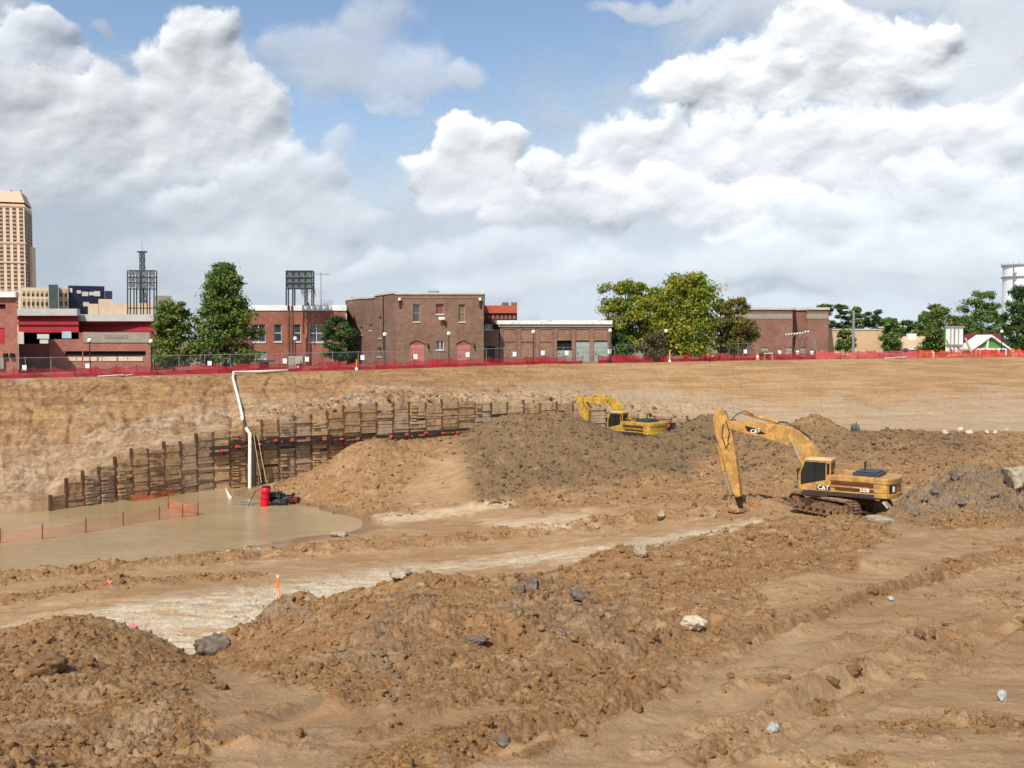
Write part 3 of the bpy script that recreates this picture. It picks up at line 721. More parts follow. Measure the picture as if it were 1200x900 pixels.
# ================================================================ soldier pile wall
def build_wall():
    root = empty('retaining_wall', wallpt(306, -13)); tag(root, 'long rusty steel pile and timber lagging retaining wall stepping up from the muddy water', 'retaining wall')
    o0 = root.location.copy()
    def loc(v): return Vector(v)-o0
    pxs = list(np.arange(57, 818, 19.2))
    tops = {}
    rnd = random.Random(3)
    topf = lambda px: float(np.interp((px-600)/F, _fu, _fz))
    for i, px in enumerate(pxs):
        a = wallpt(px, 0, .26); ztop = topf(px)
        n = wallpt(px+8, 0, 0)-wallpt(px-8, 0, 0); n.normalize(); nn = Vector((n.y, -n.x, 0))   # towards the pit
        m = MB(); hgt = ztop + rnd.choice([.0,.05,.12,.0,.3]) + (.05 if px < 260 else 0)
        for off, wdt, dep in ((.0,.20,.03),(-.20,.20,.03)):            # two flanges
            c = a+nn*off; m.bar(loc((c.x, c.y, -14.2)), loc((c.x, c.y, hgt)), wdt, dep, up=nn)
        c = a-nn*.10; m.bar(loc((c.x, c.y, -14.2)), loc((c.x, c.y, hgt-.002)), .17, .03, up=nn)
        m.build('pile', M_rust, root)
    for i in range(len(pxs)-1):
        A = wallpt(pxs[i], 0, .2); B = wallpt(pxs[i+1], 0, .2); d = (B-A).normalized(); nn = Vector((d.y, -d.x, 0))
        zt = min(topf(pxs[i]), topf(pxs[i+1]))+.12-rnd.choice([0,0,.08,.16]); m = MB(); z = -13.6
        L = (B-A).length; ladder = rnd.random() < .42
        while z < zt:
            h = rnd.uniform(.18, .34); 
            if z+h > zt+.1: break
            off = rnd.uniform(-.07, .07); tilt = rnd.uniform(-.05, .05)
            if rnd.random() > .02:
                p = A+d*.04+nn*off; q = B-d*.04+nn*(off+rnd.uniform(-.03,.03))
                m.bar(loc((p.x, p.y, z+h/2)), loc((q.x, q.y, z+h/2+tilt)), .09, h-.01, up=(0,0,1))
            if ladder and int(z*10) % 2 == 0:           # packing blocks standing proud beside the pile
                s0 = .12; s1 = .12+rnd.uniform(.5, .62)
                p = A+d*s0+nn*(.16); q = A+d*s1+nn*(.16)
                m.bar(loc((p.x, p.y, z+h/2)), loc((q.x, q.y, z+h/2)), .16, h*.55)
            z += h+.018
        m.build('lagging', (M_wood, M_wood2, M_wood3, M_wood)[(i*7+i//3) % 4], root)
    for (x0, y0, x1, y1) in [(245,529,268,527.5),(268.5,524,311,521),(312,518.5,388,514.5),(389,516.5,455,514.5),(455.3,513,549,506),(760,501,792,499.5)]:
        m = MB()
        n_ = max(2, int((x1-x0)/12)); P = []
        for k in range(n_+1):
            px = x0+(x1-x0)*k/n_; py = y0+(y1-y0)*k/n_; v = wallpt(px, 0, .62); v.z = at(px, py, v.y).z; P.append(v)
        for k in range(n_):
            for dz in (-.26, .26):
                m.bar(loc(P[k]+Vector((0,0,dz))), loc(P[k+1]+Vector((0,0,dz))), .26, .30)
        m.build('waler', M_dark, root)
    for (cx, cy) in [(70,368),(135,350),(230,340),(305,323),(378,318),(447,314),(520,311),(595,317),(667,315),(740,312),(812,303),(883,296),(968,289),(1043,291),(1108,287)]:
        px = 240+cx/3.75; py = 430+cy/3.75; v = wallpt(px, 0, .80); v.z = at(px, py, v.y).z
        m = MB(); m.tube([loc(v+Vector((0,.1,0))), loc(v+Vector((.03,-.16,-.03)))], [.12, .07], 8); m.box(*(lambda c: (c.x-.22,c.x+.22,c.y+.1,c.y+.16,c.z-.09,c.z+.09))(loc(v)))
        m.build('anchor_head', M_redhead, root)
    v = wallpt(784, 0, .7); m = MB(); q = wallpt(772, 0, .7); q.z = at(772, 498.5, q.y).z; v.z = at(787, 498.5, v.y).z
    m.bar(loc(q), loc(v), .5, .35); m.build('anchor_head', M_redhead, root)
build_wall()

# ================================================================ pump, pipes, ropes
def simple(name, label, cat, mb, m, group=None, bevel=0, smooth=False):
    """a thing that is a single mesh"""
    c = Vector(mb.v[0]); o = mb.build(name, m, None, bevel, smooth); return tag(o, label, cat, group)
wp = Vector((0,0,0))
P = [hit(336,437)+Vector((0,.6,.25)), hit(300,439)+Vector((0,.8,.28)), hit(273,440)+Vector((0,.2,.34)), hit(274,446)+Vector((0,-.3,.3)), hit(279,470)+Vector((0,0,.35)), hit(284,492)+Vector((0,0,.35)), hit(284.5,498)+Vector((0,-.1,.45))]
q = wallpt(285, 0, .75)
P2 = [at(286.5,496,88.0), at(291,502,85.3)+Vector((0,-.6,0)), at(293,508,84.6), at(292.7,574,84.2), at(289.5,579,83), at(289.5,587,81.0), at(293,592,79.5)]
m = MB(); m.tube(P, .135, 10)
o = simple('drain_pipe', 'white plastic drain pipe lying along the rim and down the clay slope', 'pipe', m, M_pvc, smooth=True)
m = MB(); m.tube(P2, .15, 10)
o = simple('drain_pipe', 'white drain pipe hanging straight down the timber wall into the mud', 'pipe', m, M_pvc, smooth=True)
for px in (285.2, 296.):
    pass
m = MB(); a = wallpt(286, 0, .95); m.bar((a.x, a.y, wz(286, 512)), (a.x, a.y, wz(286, 494)), .28, .28)
simple('steel_bracket', 'short rusty steel bracket where the white pipe bends over the wall', 'bracket', m, M_rust)
m = MB(); a = wallpt(296.5, 0, .8); m.bar((a.x, a.y, -13), (a.x, a.y, wz(296, 512)), .30, .2)
simple('steel_post', 'dark steel post standing close beside the hanging white pipe', 'post', m, M_dark)
m = MB(); m.tube([hit(265,576)+Vector((0,0,.25)), hit(268.5,584)+Vector((0,0,.2)), hit(270.5,586)+Vector((0,0,.12))], .13, 8)
simple('pipe_offcut', 'short white pipe offcut lying on the mud left of the pump', 'pipe', m, M_pvc, smooth=True)
# pump
b = hit(310, 597); b.z = WL-.25
root = empty('pump', b); root.scale = (.88,.88,.86); tag(root, 'upright bright red cylindrical pump standing at the edge of the muddy water', 'pump')
zs = [0,.35,.9,1.25,1.6,1.95]; rs = [.40,.42,.36,.34,.40,.43]
m = MB(); m.tube([(.0+.03*k, 0, z) for k, z in enumerate(zs)], rs, 20); m.build('casing', M_red, root, smooth=True)
m = MB(); 
for z in (.42, 1.0, 1.5):
    m = MB(); m.tube([(.03, 0, z), (.035, 0, z+.06)], .43, 20); m.build('hoop', M_red, root)
m = MB(); m.tube([(.15,0,1.95),(.15,0,2.08)], [.38,.36], 20); m.build('cap', M_dark, root)
m = MB(); m.tube([(-.25,0,1.9),(-.8,.1,1.6),(-1.2,.1,.8),(-1.5,0,.15)], .035, 6); m.build('hose', M_black, root)
# ropes
for k, (x0, x1) in enumerate(((296.5,306.5),(301,312.5))):
    a = wallpt(x0, 0, .9); a.z = wz(x0, 508); e = Vector((at(x1,573,b.y).x, b.y, b.z+2.05))
    m = MB(); m.tube([a, a.lerp(e, .5)+Vector((0,0,-.12)), e], .025, 5)
    simple('rope', 'thin tan rope running from the wall down to the red pump', 'rope', m, mat('rope_fibre', S(196,168,120)), group='ropes holding the red pump')
# dark pile of hose and tarpaulin beside it
rnd = random.Random(5)
m = MB()
for k in range(13):
    t = k/12; c = hit(321+20*t, 593-3*math.sin(t*3)); c.z = max(c.z, WL)+.15
    pts = [c+Vector((rnd.uniform(-.7,.7), rnd.uniform(-.5,.5), rnd.uniform(0,.75*(1-.5*t)))) for _ in range(5)]
    m.tube(pts, rnd.uniform(.08,.2), 7)
for k in range(7):
    c = hit(322+17*rnd.random(), 595); c.z = max(c.z, WL)+.2; m.ball(c, .38, 8, 6, (1.1,.9,.7), .25)
simple('hose_heap', 'crumpled heap of black hose and tarpaulin right of the red pump', 'hose heap', m, M_black)
m = MB(); c = hit(343, 592); c.z += .2
m.box(c.x-.35, c.x+.4, c.y-.2, c.y+.2, c.z, c.z+.42); simple('steel_can', 'small rusty can at the right end of the black hose heap', 'can', m, mat('rust_red', S(120,40,34), .8), bevel=.05)
m = MB(); c = hit(288, 594); c.z = WL
for k in range(4): m.tube([c+Vector((rnd.uniform(-1,1), rnd.uniform(-.4,.4), .05)) for _ in range(3)], .09, 6)
simple('suction_hose', 'flat grey suction hose half sunk in the mud below the white pipe', 'hose', m, mat('grey_rubber', S(120,116,108), .6))

# ================================================================ netting
def net_material(name, col, dens, dens2=None):
    m, nt, b = newmat(name); L = nt.t.links
    P = nt.n('ShaderNodeNewGeometry').outputs['Position']
    c = nt.mix(nt.ramp(nt.noise(P, 1.2, 5, .6), .3, .7), tuple(v*.72 for v in col), col)
    L.new(c, b.inputs['Base Color']); b.inputs['Roughness'].default_value = .6
    s = nt.n('ShaderNodeAttribute', attribute_name='dens'); sp = nt.n('ShaderNodeSeparateColor', ins={0: s.outputs['Color']})
    n = nt.noise(P, .7, 5, .6)
    al = nt.math('MULTIPLY', sp.outputs[0], nt.ramp(n, .2, .6, .65, 1.15), clamp=True)
    L.new(al, b.inputs['Alpha']); return m
M_net = net_material('red_netting', S(172,26,42), .8)
M_net2 = net_material('orange_netting', S(232,124,86), .5)
M_net3 = net_material('faded_pink_netting', S(222,96,96), .6)
def netting(name, root, line, h, mt, dens, sag=.12, seed=0, rows=7, fold=.12):
    """line: list of points on the ground; vertical sheet with sagging top, folded foot"""
    rnd_ = np.random.default_rng(seed); pts = [Vector(p) for p in line]
    seg = [(pts[i+1]-pts[i]).length for i in range(len(pts)-1)]; tot = sum(seg); n = int(tot/.35)+2
    V = []; Dn = []
    org = root.location
    for i in range(n):
        s = tot*i/(n-1); k = 0
        while k < len(seg)-1 and s > seg[k]: s -= seg[k]; k += 1
        t = s/seg[k]; p = pts[k].lerp(pts[k+1], min(t, 1)); d = (pts[k+1]-pts[k]).normalized(); nn = Vector((d.y, -d.x, 0))
        S_ = tot*i/(n-1); dip = sag*math.sin(t*math.pi)*(1+.6*math.sin(k*2.3+seed)) + .05*math.sin(S_*.9+seed)
        for j in range(rows):
            f = j/(rows-1); hh = (h-dip)*f
            w = fold*math.sin(S_*1.7+f*2+seed)*(1-f*.6) + .05*math.sin(S_*4.1+f*5)
            q = p+nn*w; V.append((q.x-org.x, q.y-org.y, q.z+hh-org.z)); Dn.append(dens(f, k, S_))
    F_ = [(i*rows+j, (i+1)*rows+j, (i+1)*rows+j+1, i*rows+j+1) for i in range(n-1) for j in range(rows-1)]
    A_ = np.array([(v,v,v,1) for v in Dn])
    return np_mesh(name, V, F_, mt, True, dict(dens=A_), root)
def rimpt(px, off=.8):
    u = (px-600)/F; D = float(rimD(u))+off; x = at(px, 450, D).x; return Vector((x, D, float(rimZ(x/D))))
# red safety fence on the rim, in three runs
def rim_fence(x0, x1, step, label, mt, h, dens, seed, off=.8):
    pxs = list(np.arange(x0, x1+.1, step)); line = [rimpt(px, off+.12*math.sin(px*.7)) for px in pxs]
    root = empty('safety_fence', line[0]); tag(root, label, 'safety fence', 'plastic safety fences on the rim of the pit')
    netting('netting', root, line, h, mt, dens, .22, seed)
    pm = mat('stake_steel', S(96,60,50), .8)
    for p in line:
        m = MB(); q = p-root.location; lean = random.uniform(-.05,.05)
        m.bar((q.x, q.y+.06, q.z-.2), (q.x+lean, q.y+.08, q.z+h+.12), .06, .06); m.build('post', pm, root)
dn = lambda f, k, s: (.97 if f < .5 else .55+.2*math.sin(s*.5))
rim_fence(-80, 352, 24, 'bright red plastic safety fence on the left rim of the pit above the water', M_net, 1.08, dn, 1)
rim_fence(353, 700, 22, 'bright red plastic safety fence on the middle rim before the brown brick building', M_net, 1.02, dn, 2)
rim_fence(701, 954, 21, 'dark red safety fence on the rim under the yellow green trees', M_net, 1.05, dn, 3)
rim_fence(955, 1075, 10, 'crumpled red and pink safety fence before the tan wall and street light', M_net3, 1.15, lambda f,k,s: .72+.2*math.sin(s*.8), 4)
rim_fence(1076, 1290, 13, 'faded orange safety fence on the far right rim near the white gabled shelter', net_material('orange_red_netting', S(226,84,60), .6), 1.15, lambda f,k,s: .68+.2*math.sin(s*.6), 5)
# second drooping net and loose bundles behind the right part of the fence
for k, (px, w_, hh, mt_) in enumerate([(968,3.5,1.0,M_net),(962,1.6,1.35,M_net2),(1005,4,.7,M_net3),(1035,4,.8,M_net),(1083,2.6,1.3,M_net2),(1120,3,.8,M_net2),(1165,4,.7,M_net3),(1192,2.4,1.2,M_net2)]):
    p = rimpt(px, 2.4); m = MB(); rr = random.Random(k)
    n = 15; V = []; A_ = []
    for j in range(n):
        for i in range(n):
            a = (i/(n-1)-.5)*2; b_ = (j/(n-1)-.5)*2; z = hh*max(0, 1-(a*a+b_*b_)*.8)*(.6+.4*math.sin(a*5+k)*math.cos(b_*4)) + rr.uniform(0,.12)
            V.append((p.x+a*w_/2, p.y+b_*.9, p.z+z)); A_.append((.9,.9,.9,1))
    F_ = [(j*n+i, j*n+i+1, (j+1)*n+i+1, (j+1)*n+i) for j in range(n-1) for i in range(n-1)]
    o = np_mesh('netting_bundle', V, F_, mt_, True, dict(dens=np.array(A_)))
    lab = ['heap of red netting bundled left of the tall street light','orange netting heap by the corner of the brick box building','faded pink netting heap under the tall street light','red netting heap left of the round dark tree','tall orange netting bundle left of the white notice board','low orange netting heap right under the notice board','pale pink netting heap before the white gabled shelter','tall orange netting bundle at the right end of the rim'][k]
    tag(o, lab, 'netting', 'netting bundles behind the fence')

# chain link fence behind
M_galv = mat('galvanised_steel', S(150,152,148), .5, .1, 3, metal=.4)
M_link = net_material('chain_link', S(120,122,118), .2)
def chainlink(x0, x1, step, off, h, label):
    pxs = list(np.arange(x0, x1+.1, step)); line = [rimpt(px, off) for px in pxs]
    root = empty('chain_link_fence', line[0]); tag(root, label, 'chain link fence')
    netting('mesh_panel', root, line, h, M_link, lambda f,k,s: .07, 0, 9, 3, 0)
    m = MB()
    for a, c in zip(line[:-1], line[1:]): m.bar(a-root.location+Vector((0,0,h)), c-root.location+Vector((0,0,h)), .045)
    m.build('top_rail', M_galv, root)
    for p in line:
        m = MB(); q = p-root.location; m.tube([(q.x,q.y+.05,q.z),(q.x,q.y+.05,q.z+h+.1)], .04, 6); m.build('post', M_galv, root)
chainlink(0, 720, 30, 4.0, 2.0, 'grey chain link fence behind the red netting before the brick buildings')
chainlink(722, 888, 11, 4.5, 2.2, 'grey chain link fence with close posts under the yellow green trees')
# notices fixed on the chain link
M_paper = mat('white_board', S(240,240,236), .5, .03)
NOT = [(29,431,'before the red stadium wall'),(103,429,'under the leftmost dark lamp post'),(246,426,'between the two big green trees'),(334,423,'left of the rusty rack posts'),(360,421,'right of the rusty rack posts'),(425,419,'at the small round tree'),(487,418,'before the left pink arched door'),(548,415.5,'before the right pink arched door'),(603,415,'at the left end of the garage'),(636,413.5,'in the middle of the garage wall'),(664,413.5,'before the first garage door'),(714,412,'at the right end of the garage'),(766,411.5,'left of a pair under the yellow tree'),(772,410.5,'right of a pair under the yellow tree'),(816,410.5,'under the big yellow green tree'),(873,412,'left of the brick box doors'),(913,413,'left of the middle grey door'),(934,413,'between the two right grey doors'),(951,413.5,'at the right corner of the brick box')]
for px, py, wh in NOT:
    p = rimpt(px, 3.8); z = at(px, py, p.y).z
    m = MB(); m.box(p.x-.22, p.x+.22, p.y-.02, p.y+.01, z-.26, z+.26)
    for dx in (-.18,.18): m.box(p.x+dx-.02, p.x+dx+.02, p.y+.012, p.y+.05, z-.3, z+.3)
    simple('notice', 'small white notice on the chain link fence '+wh, 'notice', m, M_paper, 'white notices on the fence')

# orange net fence standing in the water
M_post = mat('fence_stake', S(120,70,50), .8)
wl = [(-70,642),(0,636.5),(49.6,632),(100.6,624),(144.3,616.6),(186.6,609),(213.7,606.5),(232,604)]
line = []
for px, py in wl:
    d = ray(px, py); k = WL/d.z; line.append(Vector((d.x*k, d.y*k, WL-.15)))
for px, py in ((197,596),):
    d = ray(px, py); k = WL/d.z; line.append(Vector((d.x*k, min(d.y*k, 75.5), WL-.1)))
root = empty('net_fence', line[0]); tag(root, 'faded orange net fence on thin stakes standing in the muddy water', 'net fence')
netting('netting', root, line, 1.0, M_net2, lambda f,k,s: .24 if k < 6 else .34, .15, 3)
for p in line:
    m = MB(); q = p-root.location; m.bar((q.x,q.y,q.z-.5), (q.x+.02,q.y,q.z+1.15), .06); m.build('post', M_post, root)
line = [wallpt(px, WL+.05, .9) for px in (150,165,180,201)]
root = empty('net_fence', line[0]); tag(root, 'bright orange net strip slung low along the foot of the timber wall', 'net fence')
netting('netting', root, line, .55, net_material('bright_orange_netting', S(214,98,60), .7), lambda f,k,s: .6, .2, 6)
for p in line:
    m = MB(); q = p-root.location; m.bar((q.x,q.y,q.z-.5), (q.x,q.y,q.z+.9), .05); m.build('post', M_post, root)

# survey stakes and flags
def stake(px, top, base, D, label, w_=.05, col=M_orange):
    a = at(px, top, D); bz = ground_z(a.x, D)-.3
    root = empty('survey_stake', (a.x, D, bz)); tag(root, label, 'survey stake', 'orange survey stakes')
    m = MB(); m.box(-w_, w_, -.02, .02, 0, a.z-bz); m.build('lath', mat('stake_wood', S(236,170,120), .8), root)
    m = MB(); m.box(-w_-.004, w_+.004, -.024, .024, (a.z-bz)*.72, a.z-bz-.12); m.build('ribbon', col, root)
    m = MB(); m.box(-w_-.003, w_+.003, -.023, .023, a.z-bz-.115, a.z-bz+.004); m.build('painted_tip', mat('tip_paint', S(190,205,190)), root)
stake(325.5, 674, 708, 41, 'tall orange survey stake standing on the pale gravel track')
def flag(px, py, label, D):
    p = hit(px, py, False, D-8); 
    root = empty('marker_flag', p); tag(root, label, 'marker flag', 'pink marker ribbons on the track')
    m = MB(); m.bar((0,0,-.1), (.05,0,.35), .025); m.build('peg', M_wood2, root)
    m = MB(); m.add([(-.05,0,.12),(.12,-.05,.08),(.16,.02,.2),(.0,.05,.26),(-.1,0,.22)], [(0,1,2,3,4)]); m.build('ribbon', M_pink, root)
flag(127, 686, 'bright pink marker ribbon near the clod ridge left of the track', 45)
flag(155, 738, 'pale pink marker ribbon on the gravel track above the left heap', 36)

# small green engine standing behind the ridge
c = onto(1003, 88.5); c.z = at(1003, 508, 88.5).z-.15
root = empty('engine_unit', c); tag(root, 'small dark green machine with curved cover standing alone behind the clay ridge', 'machine')
mg_ = mat('dark_green_paint', S(58,78,66), .6, .2, 3)
m = MB(); m.box(-.34,.34,-.3,.3,.1,.62); m.build('body', mg_, root, bevel=.05)
m = MB(); m.tube([(0,-.32,.74),(0,.32,.74)], .30, 14); m.build('cover', mat('grey_green_cover', S(96,112,100), .5), root)
m = MB(); m.box(-.12,.02,-.325,-.303,.2,.7); m.build('grille', M_dark, root)
m = MB(); m.tube([(.1,0,.9),(.1,0,1.18)], .05, 8); m.build('exhaust_pipe', M_dark, root)
for x in (-.28,.28):
    m = MB(); m.box(x-.05,x+.05,-.25,.25,-.3,.098); m.build('leg', M_dark, root)
# ================================================================ excavators
def yellow(name, c, dirty=.45):
    return mat(name, c, .55, .14, 1.4, dirt=(c[0]*.55, c[1]*.58, c[2]*.75), dirtamt=dirty+.12, spec=.3)
M_glass, _nt, _b = newmat('cab_glass'); _b.inputs['Base Color'].default_value = (*S(42,46,44), 1); _b.inputs['Alpha'].default_value = .72; _b.inputs['Roughness'].default_value = .08; _b.inputs['Specular IOR Level'].default_value = .6
M_track = mat('track_steel', S(88,68,54), .8, .25, 3, dirt=S(150,116,80), dirtamt=.6)
M_trackm = mat('muddy_track', S(164,134,98), .95, .2, 3, dirt=S(100,76,54), dirtamt=.5)
M_hose = mat('hydraulic_hose', S(40,36,34), .6)
M_chrome = mat('rod_chrome', S(214,206,190), .25, .05, 3, metal=.8)
M_decal = mat('decal_black', S(34,30,30), .5, .05)
M_white = mat('decal_white', S(240,238,228), .5, .03)
M_engine = mat('dark_engine_cover', S(56,62,66), .5, .15, 4)
def lettering(name, body, size, parent, loc, rot, m, ext=.006):
    cu = bpy.data.curves.new(name, 'FONT'); cu.body = body; cu.size = size; cu.extrude = ext; cu.align_x = 'CENTER'; cu.align_y = 'CENTER'; cu.offset = size*.02
    t = bpy.data.objects.new(name, cu); COL.objects.link(t)
    me = bpy.data.meshes.new_from_object(t); bpy.data.objects.remove(t); me.materials.clear(); me.materials.append(m)
    o = bpy.data.objects.new(name, me); COL.objects.link(o); o.parent = parent; o.location = loc; o.rotation_euler = rot; return o
def sheet(mb, poly, y0, y1): return mb.prism(poly, y0, y1, 'y')
def excavator(label, pos, theta, track_theta, M_y, arm, tilt=0, big=True):
    root = empty('excavator', pos, math.pi-theta); tag(root, label, 'excavator', 'yellow excavators in the pit')
    # ---- crawler: local +x forward
    dt = (theta-track_theta)
    rotm = Matrix.Rotation(dt, 4, 'Z')
    def rot(mb): mb.v = [tuple(rotm @ Vector(v)) for v in mb.v]; return mb
    for s in (1, -1):
        yc = s*1.3; L2 = 2.0; r = .46; zc = .50
        path = []
        for k in range(11): a = math.pi/2+math.pi*k/10; path.append((-L2+r*math.cos(a), zc+r*math.sin(a)))
        for k in range(1, 13): path.append((-L2+2*L2*k/13, zc-r))
        for k in range(11): a = -math.pi/2+math.pi*k/10; path.append((L2+r*math.cos(a), zc+r*math.sin(a)))
        for k in range(1, 13): path.append((L2-2*L2*k/13, zc+r-.03*math.sin(math.pi*k/13)))
        m = MB(); n = len(path)
        for i in range(n):
            a = path[i]; b = path[(i+1) % n]; dx, dz = b[0]-a[0], b[1]-a[1]; l = math.hypot(dx, dz); ux, uz = dx/l, dz/l; nx, nz = uz, -ux
            c = ((a[0]+b[0])/2, (a[1]+b[1])/2); hw = l/2*.94
            q = [(c[0]-ux*hw-nx*.02, c[1]-uz*hw-nz*.02), (c[0]+ux*hw-nx*.02, c[1]+uz*hw-nz*.02), (c[0]+ux*hw+nx*.03, c[1]+uz*hw+nz*.03), (c[0]-ux*hw*.3+nx*.03, c[1]-uz*hw*.3+nz*.03), (c[0]-ux*hw*.45+nx*.09, c[1]-uz*hw*.45+nz*.09), (c[0]-ux*hw*.6+nx*.09, c[1]-uz*hw*.6+nz*.09), (c[0]-ux*hw+nx*.03, c[1]-uz*hw+nz*.03)]
            m.prism(q, yc-.35, yc+.35, 'y')
        tr = rot(m).build('track', M_track, root)
        m = MB(); m.prism([(-L2-.1,.28),(L2+.1,.28),(L2+.15,.6),(1.2,.78),(-1.2,.78),(-L2-.15,.6)], yc-.2, yc+.2, 'y'); rot(m).build('track_frame', M_track, tr)
        for x in (-L2, L2):
            m = MB(); m.tube([(x, yc-.24, zc), (x, yc+.24, zc)], .36, 16); m.tube([(x, yc-.28, zc), (x, yc+.28, zc)], .12, 10); rot(m).build('wheel', M_track, tr)
        for k in range(7):
            x = -1.6+3.2*k/6; m = MB(); m.tube([(x, yc-.26, .2), (x, yc+.26, .2)], .15, 10); rot(m).build('roller', M_track, tr)
        m = MB(); m.box(-1.9, 1.9, yc-.30, yc+.30, .985, 1.03); rot(m).build('mud_cake', M_trackm, tr, bevel=.02)
    m = MB(); m.prism([(-1.3,.55),(1.3,.55),(1.0,.95),(-1.0,.95)], -1.1, 1.1, 'y'); rot(m).build('car_body', M_track, root)
    m = MB(); m.tube([(0,0,.9),(0,0,1.16)], .72, 28); m.build('slew_ring', M_dark, root)
    # ---- house (slightly pitched on the rough ground)
    h = bpy.data.objects.new('house', None)
    RT = Matrix.Translation((0,0,1.1)) @ Matrix.Rotation(R(tilt), 4, 'Y') @ Matrix.Translation((0,0,-1.1))
    def T(mb): mb.v = [tuple(RT @ Vector(v)) for v in mb.v]; return mb
    m = MB(); m.box(-2.5, 1.75, -1.45, 1.45, 1.12, 1.34); T(m).build('deck', M_dark, root, bevel=.03)
    # counterweight: rounded tail
    pts = []
    for k in range(15):
        a = -1.12+2.24*k/14; pts.append((-3.35*math.cos(a*.44)-.05+ .0, 1.49*math.sin(a)/math.sin(1.12)))
    tail = [( -2.3,-1.49)] + [(x, y) for x, y in pts] + [(-2.3,1.49)]
    m = MB(); m.prism(tail, 1.20, 1.48, 'z'); m.prism([(x*.985, y*.985) for x, y in tail], 1.48, 1.98, 'z'); m.prism(tail, 1.98, 2.32, 'z')
    cw = T(m).build('counterweight', M_y, root, bevel=.05)
    # engine house sides and hood
    m = MB()
    m.box(-2.3, .15, .98, 1.47, 2.02, 2.34); m.box(-2.3, .15, -1.47, -.98, 1.36, 2.34); m.box(-2.3, -.2, -.978, .978, 1.36, 2.26)
    m.box(-2.3, .15, .98, 1.46, 1.36, 1.46)
    m.box(-2.3, .15, 1.0, 1.40, 1.46, 2.02)
    T(m).build('engine_housing', M_y, root, bevel=.04)
    m = MB(); m.box(-2.35, -.1, 1.402, 1.45, 1.50, 1.66); m.box(-2.35, .12, 1.402, 1.45, 1.78, 1.96); T(m).build('side_panel', mat('brown_stripe', S(92,52,38), .5, .1), root)
    m = MB(); m.box(-2.0, .1, 1.452, 1.47, 1.68, 1.77); T(m).build('trim_strip', M_y, root)
    m = MB(); m.box(-2.45, -.95, -.8, .9, 2.26, 2.52); m.box(-2.3, -1.1, -.65, .75, 2.52, 2.60); ch = T(m).build('engine_hood', M_engine, root, bevel=.05)
    m = MB(); m.tube([(-1.3,-.5,2.5),(-1.3,-.5,2.95),(-1.38,-.5,3.02)], .06, 10); T(m).build('exhaust_pipe', M_dark, root)
    m = MB()
    m.tube([(-.7,1.2,2.3),(-.7,1.2,2.62),(0,1.2,2.62),(0,1.2,2.3)], .02, 6); T(m).build('handrail', M_y, root)
    m = MB(); m.tube([(-.9,-1.2,2.3),(-.9,-1.2,2.7),(.6,-1.2,2.7),(.6,-1.2,2.3)], .025, 6); T(m).build('handrail', M_y, root)
    # cab on the left
    cx0, cx1, cy0, cy1 = .12, 1.95, .55, 1.47
    m = MB()
    side = [(cx0,1.36),(cx1-.05,1.36),(cx1,1.55),(cx1,2.35),(cx1-.28,3.12),(cx1-.42,3.2),(cx0+.05,3.2),(cx0,3.1)]
    # frame: pillars, sill, roof
    for y in (cy0, cy1-.07):
        m.prism([(cx0,1.36),(cx0+.30,1.36),(cx0+.30,3.1),(cx0,3.1)], y, y+.07, 'y')
        m.prism([(cx0+.3,1.36),(cx1-.05,1.36),(cx1,1.5),(cx1,1.62),(cx0+.55,1.95),(cx0+.30,2.0)], y, y+.07, 'y')
        m.prism([(cx1-.08,1.5),(cx1,1.5),(cx1,2.35),(cx1-.27,3.1),(cx1-.35,3.1),(cx1-.08,2.33)], y+.001, y+.069, 'y')
        m.prism([(cx0+.301,3.02),(cx1-.3,3.02),(cx1-.32,3.1),(cx0+.301,3.1)], y, y+.07, 'y')
    m.box(cx0, cx0+.06, cy0+.07, cy1-.07, 1.36, 2.2)
    m.box(cx0, cx0+.06, cy0+.07, cy1-.07, 3.0, 3.1)
    cab = T(m).build('cab', M_y, root, bevel=.015)
    m = MB(); m.prism([(cx0-.04,3.1),(cx1-.26,3.1),(cx1-.36,3.22),(cx0-.04,3.24)], cy0-.04, cy1+.04, 'y'); T(m).build('roof', mat('cab_roof', S(206,172,122), .5), cab, bevel=.03)
    m = MB()
    for y in (cy0+.02, cy1-.04): m.prism([(cx0+.3,1.95),(cx1-.06,1.55),(cx1-.06,2.34),(cx1-.33,3.03),(cx0+.3,3.03)], y, y+.012, 'y')
    m.add([(cx1-.02,cy0+.07,1.55),(cx1-.02,cy1-.07,1.55),(cx1-.02,cy1-.07,2.35),(cx1-.02,cy0+.07,2.35)], [(0,1,2,3)])
    m.add([(cx1-.02,cy0+.07,2.35),(cx1-.02,cy1-.07,2.35),(cx1-.29,cy1-.07,3.08),(cx1-.29,cy0+.07,3.08)], [(0,1,2,3)])
    m.add([(cx0+.03,cy0+.07,2.2),(cx0+.03,cy1-.07,2.2),(cx0+.03,cy1-.07,3.0),(cx0+.03,cy0+.07,3.0)], [(0,1,2,3)])
    T(m).build('window', M_glass, cab)
    m = MB()
    for x in (cx0+.95,): m.box(x-.02, x+.02, cy1-.02, cy1+.012, 1.75, 3.05)
    m.box(cx0+.08, cx0+.24, cy1+.001, cy1+.008, 2.35, 3.0)
    T(m).build('door_frame', M_decal, cab)
    m = MB(); m.box(cx0+.35, cx0+.85, .8, 1.2, 1.7, 1.95); m.box(cx0+.35, cx0+.5, .8, 1.2, 1.95, 2.6); T(m).build('seat', M_black, cab)
    m = MB()
    m.tube([(cx1+.1, cy1+.02, 1.6), (cx1+.1, cy1+.02, 2.6)], .02, 6); m.tube([(cx1+.1, cy1+.02, 2.6), (cx1-.1, cy1+.02, 2.6)], .02, 6); m.box(cx1+.04, cx1+.1, cy1-.02, cy1+.16, 2.3, 2.6)
    T(m).build('mirror', M_decal, cab)
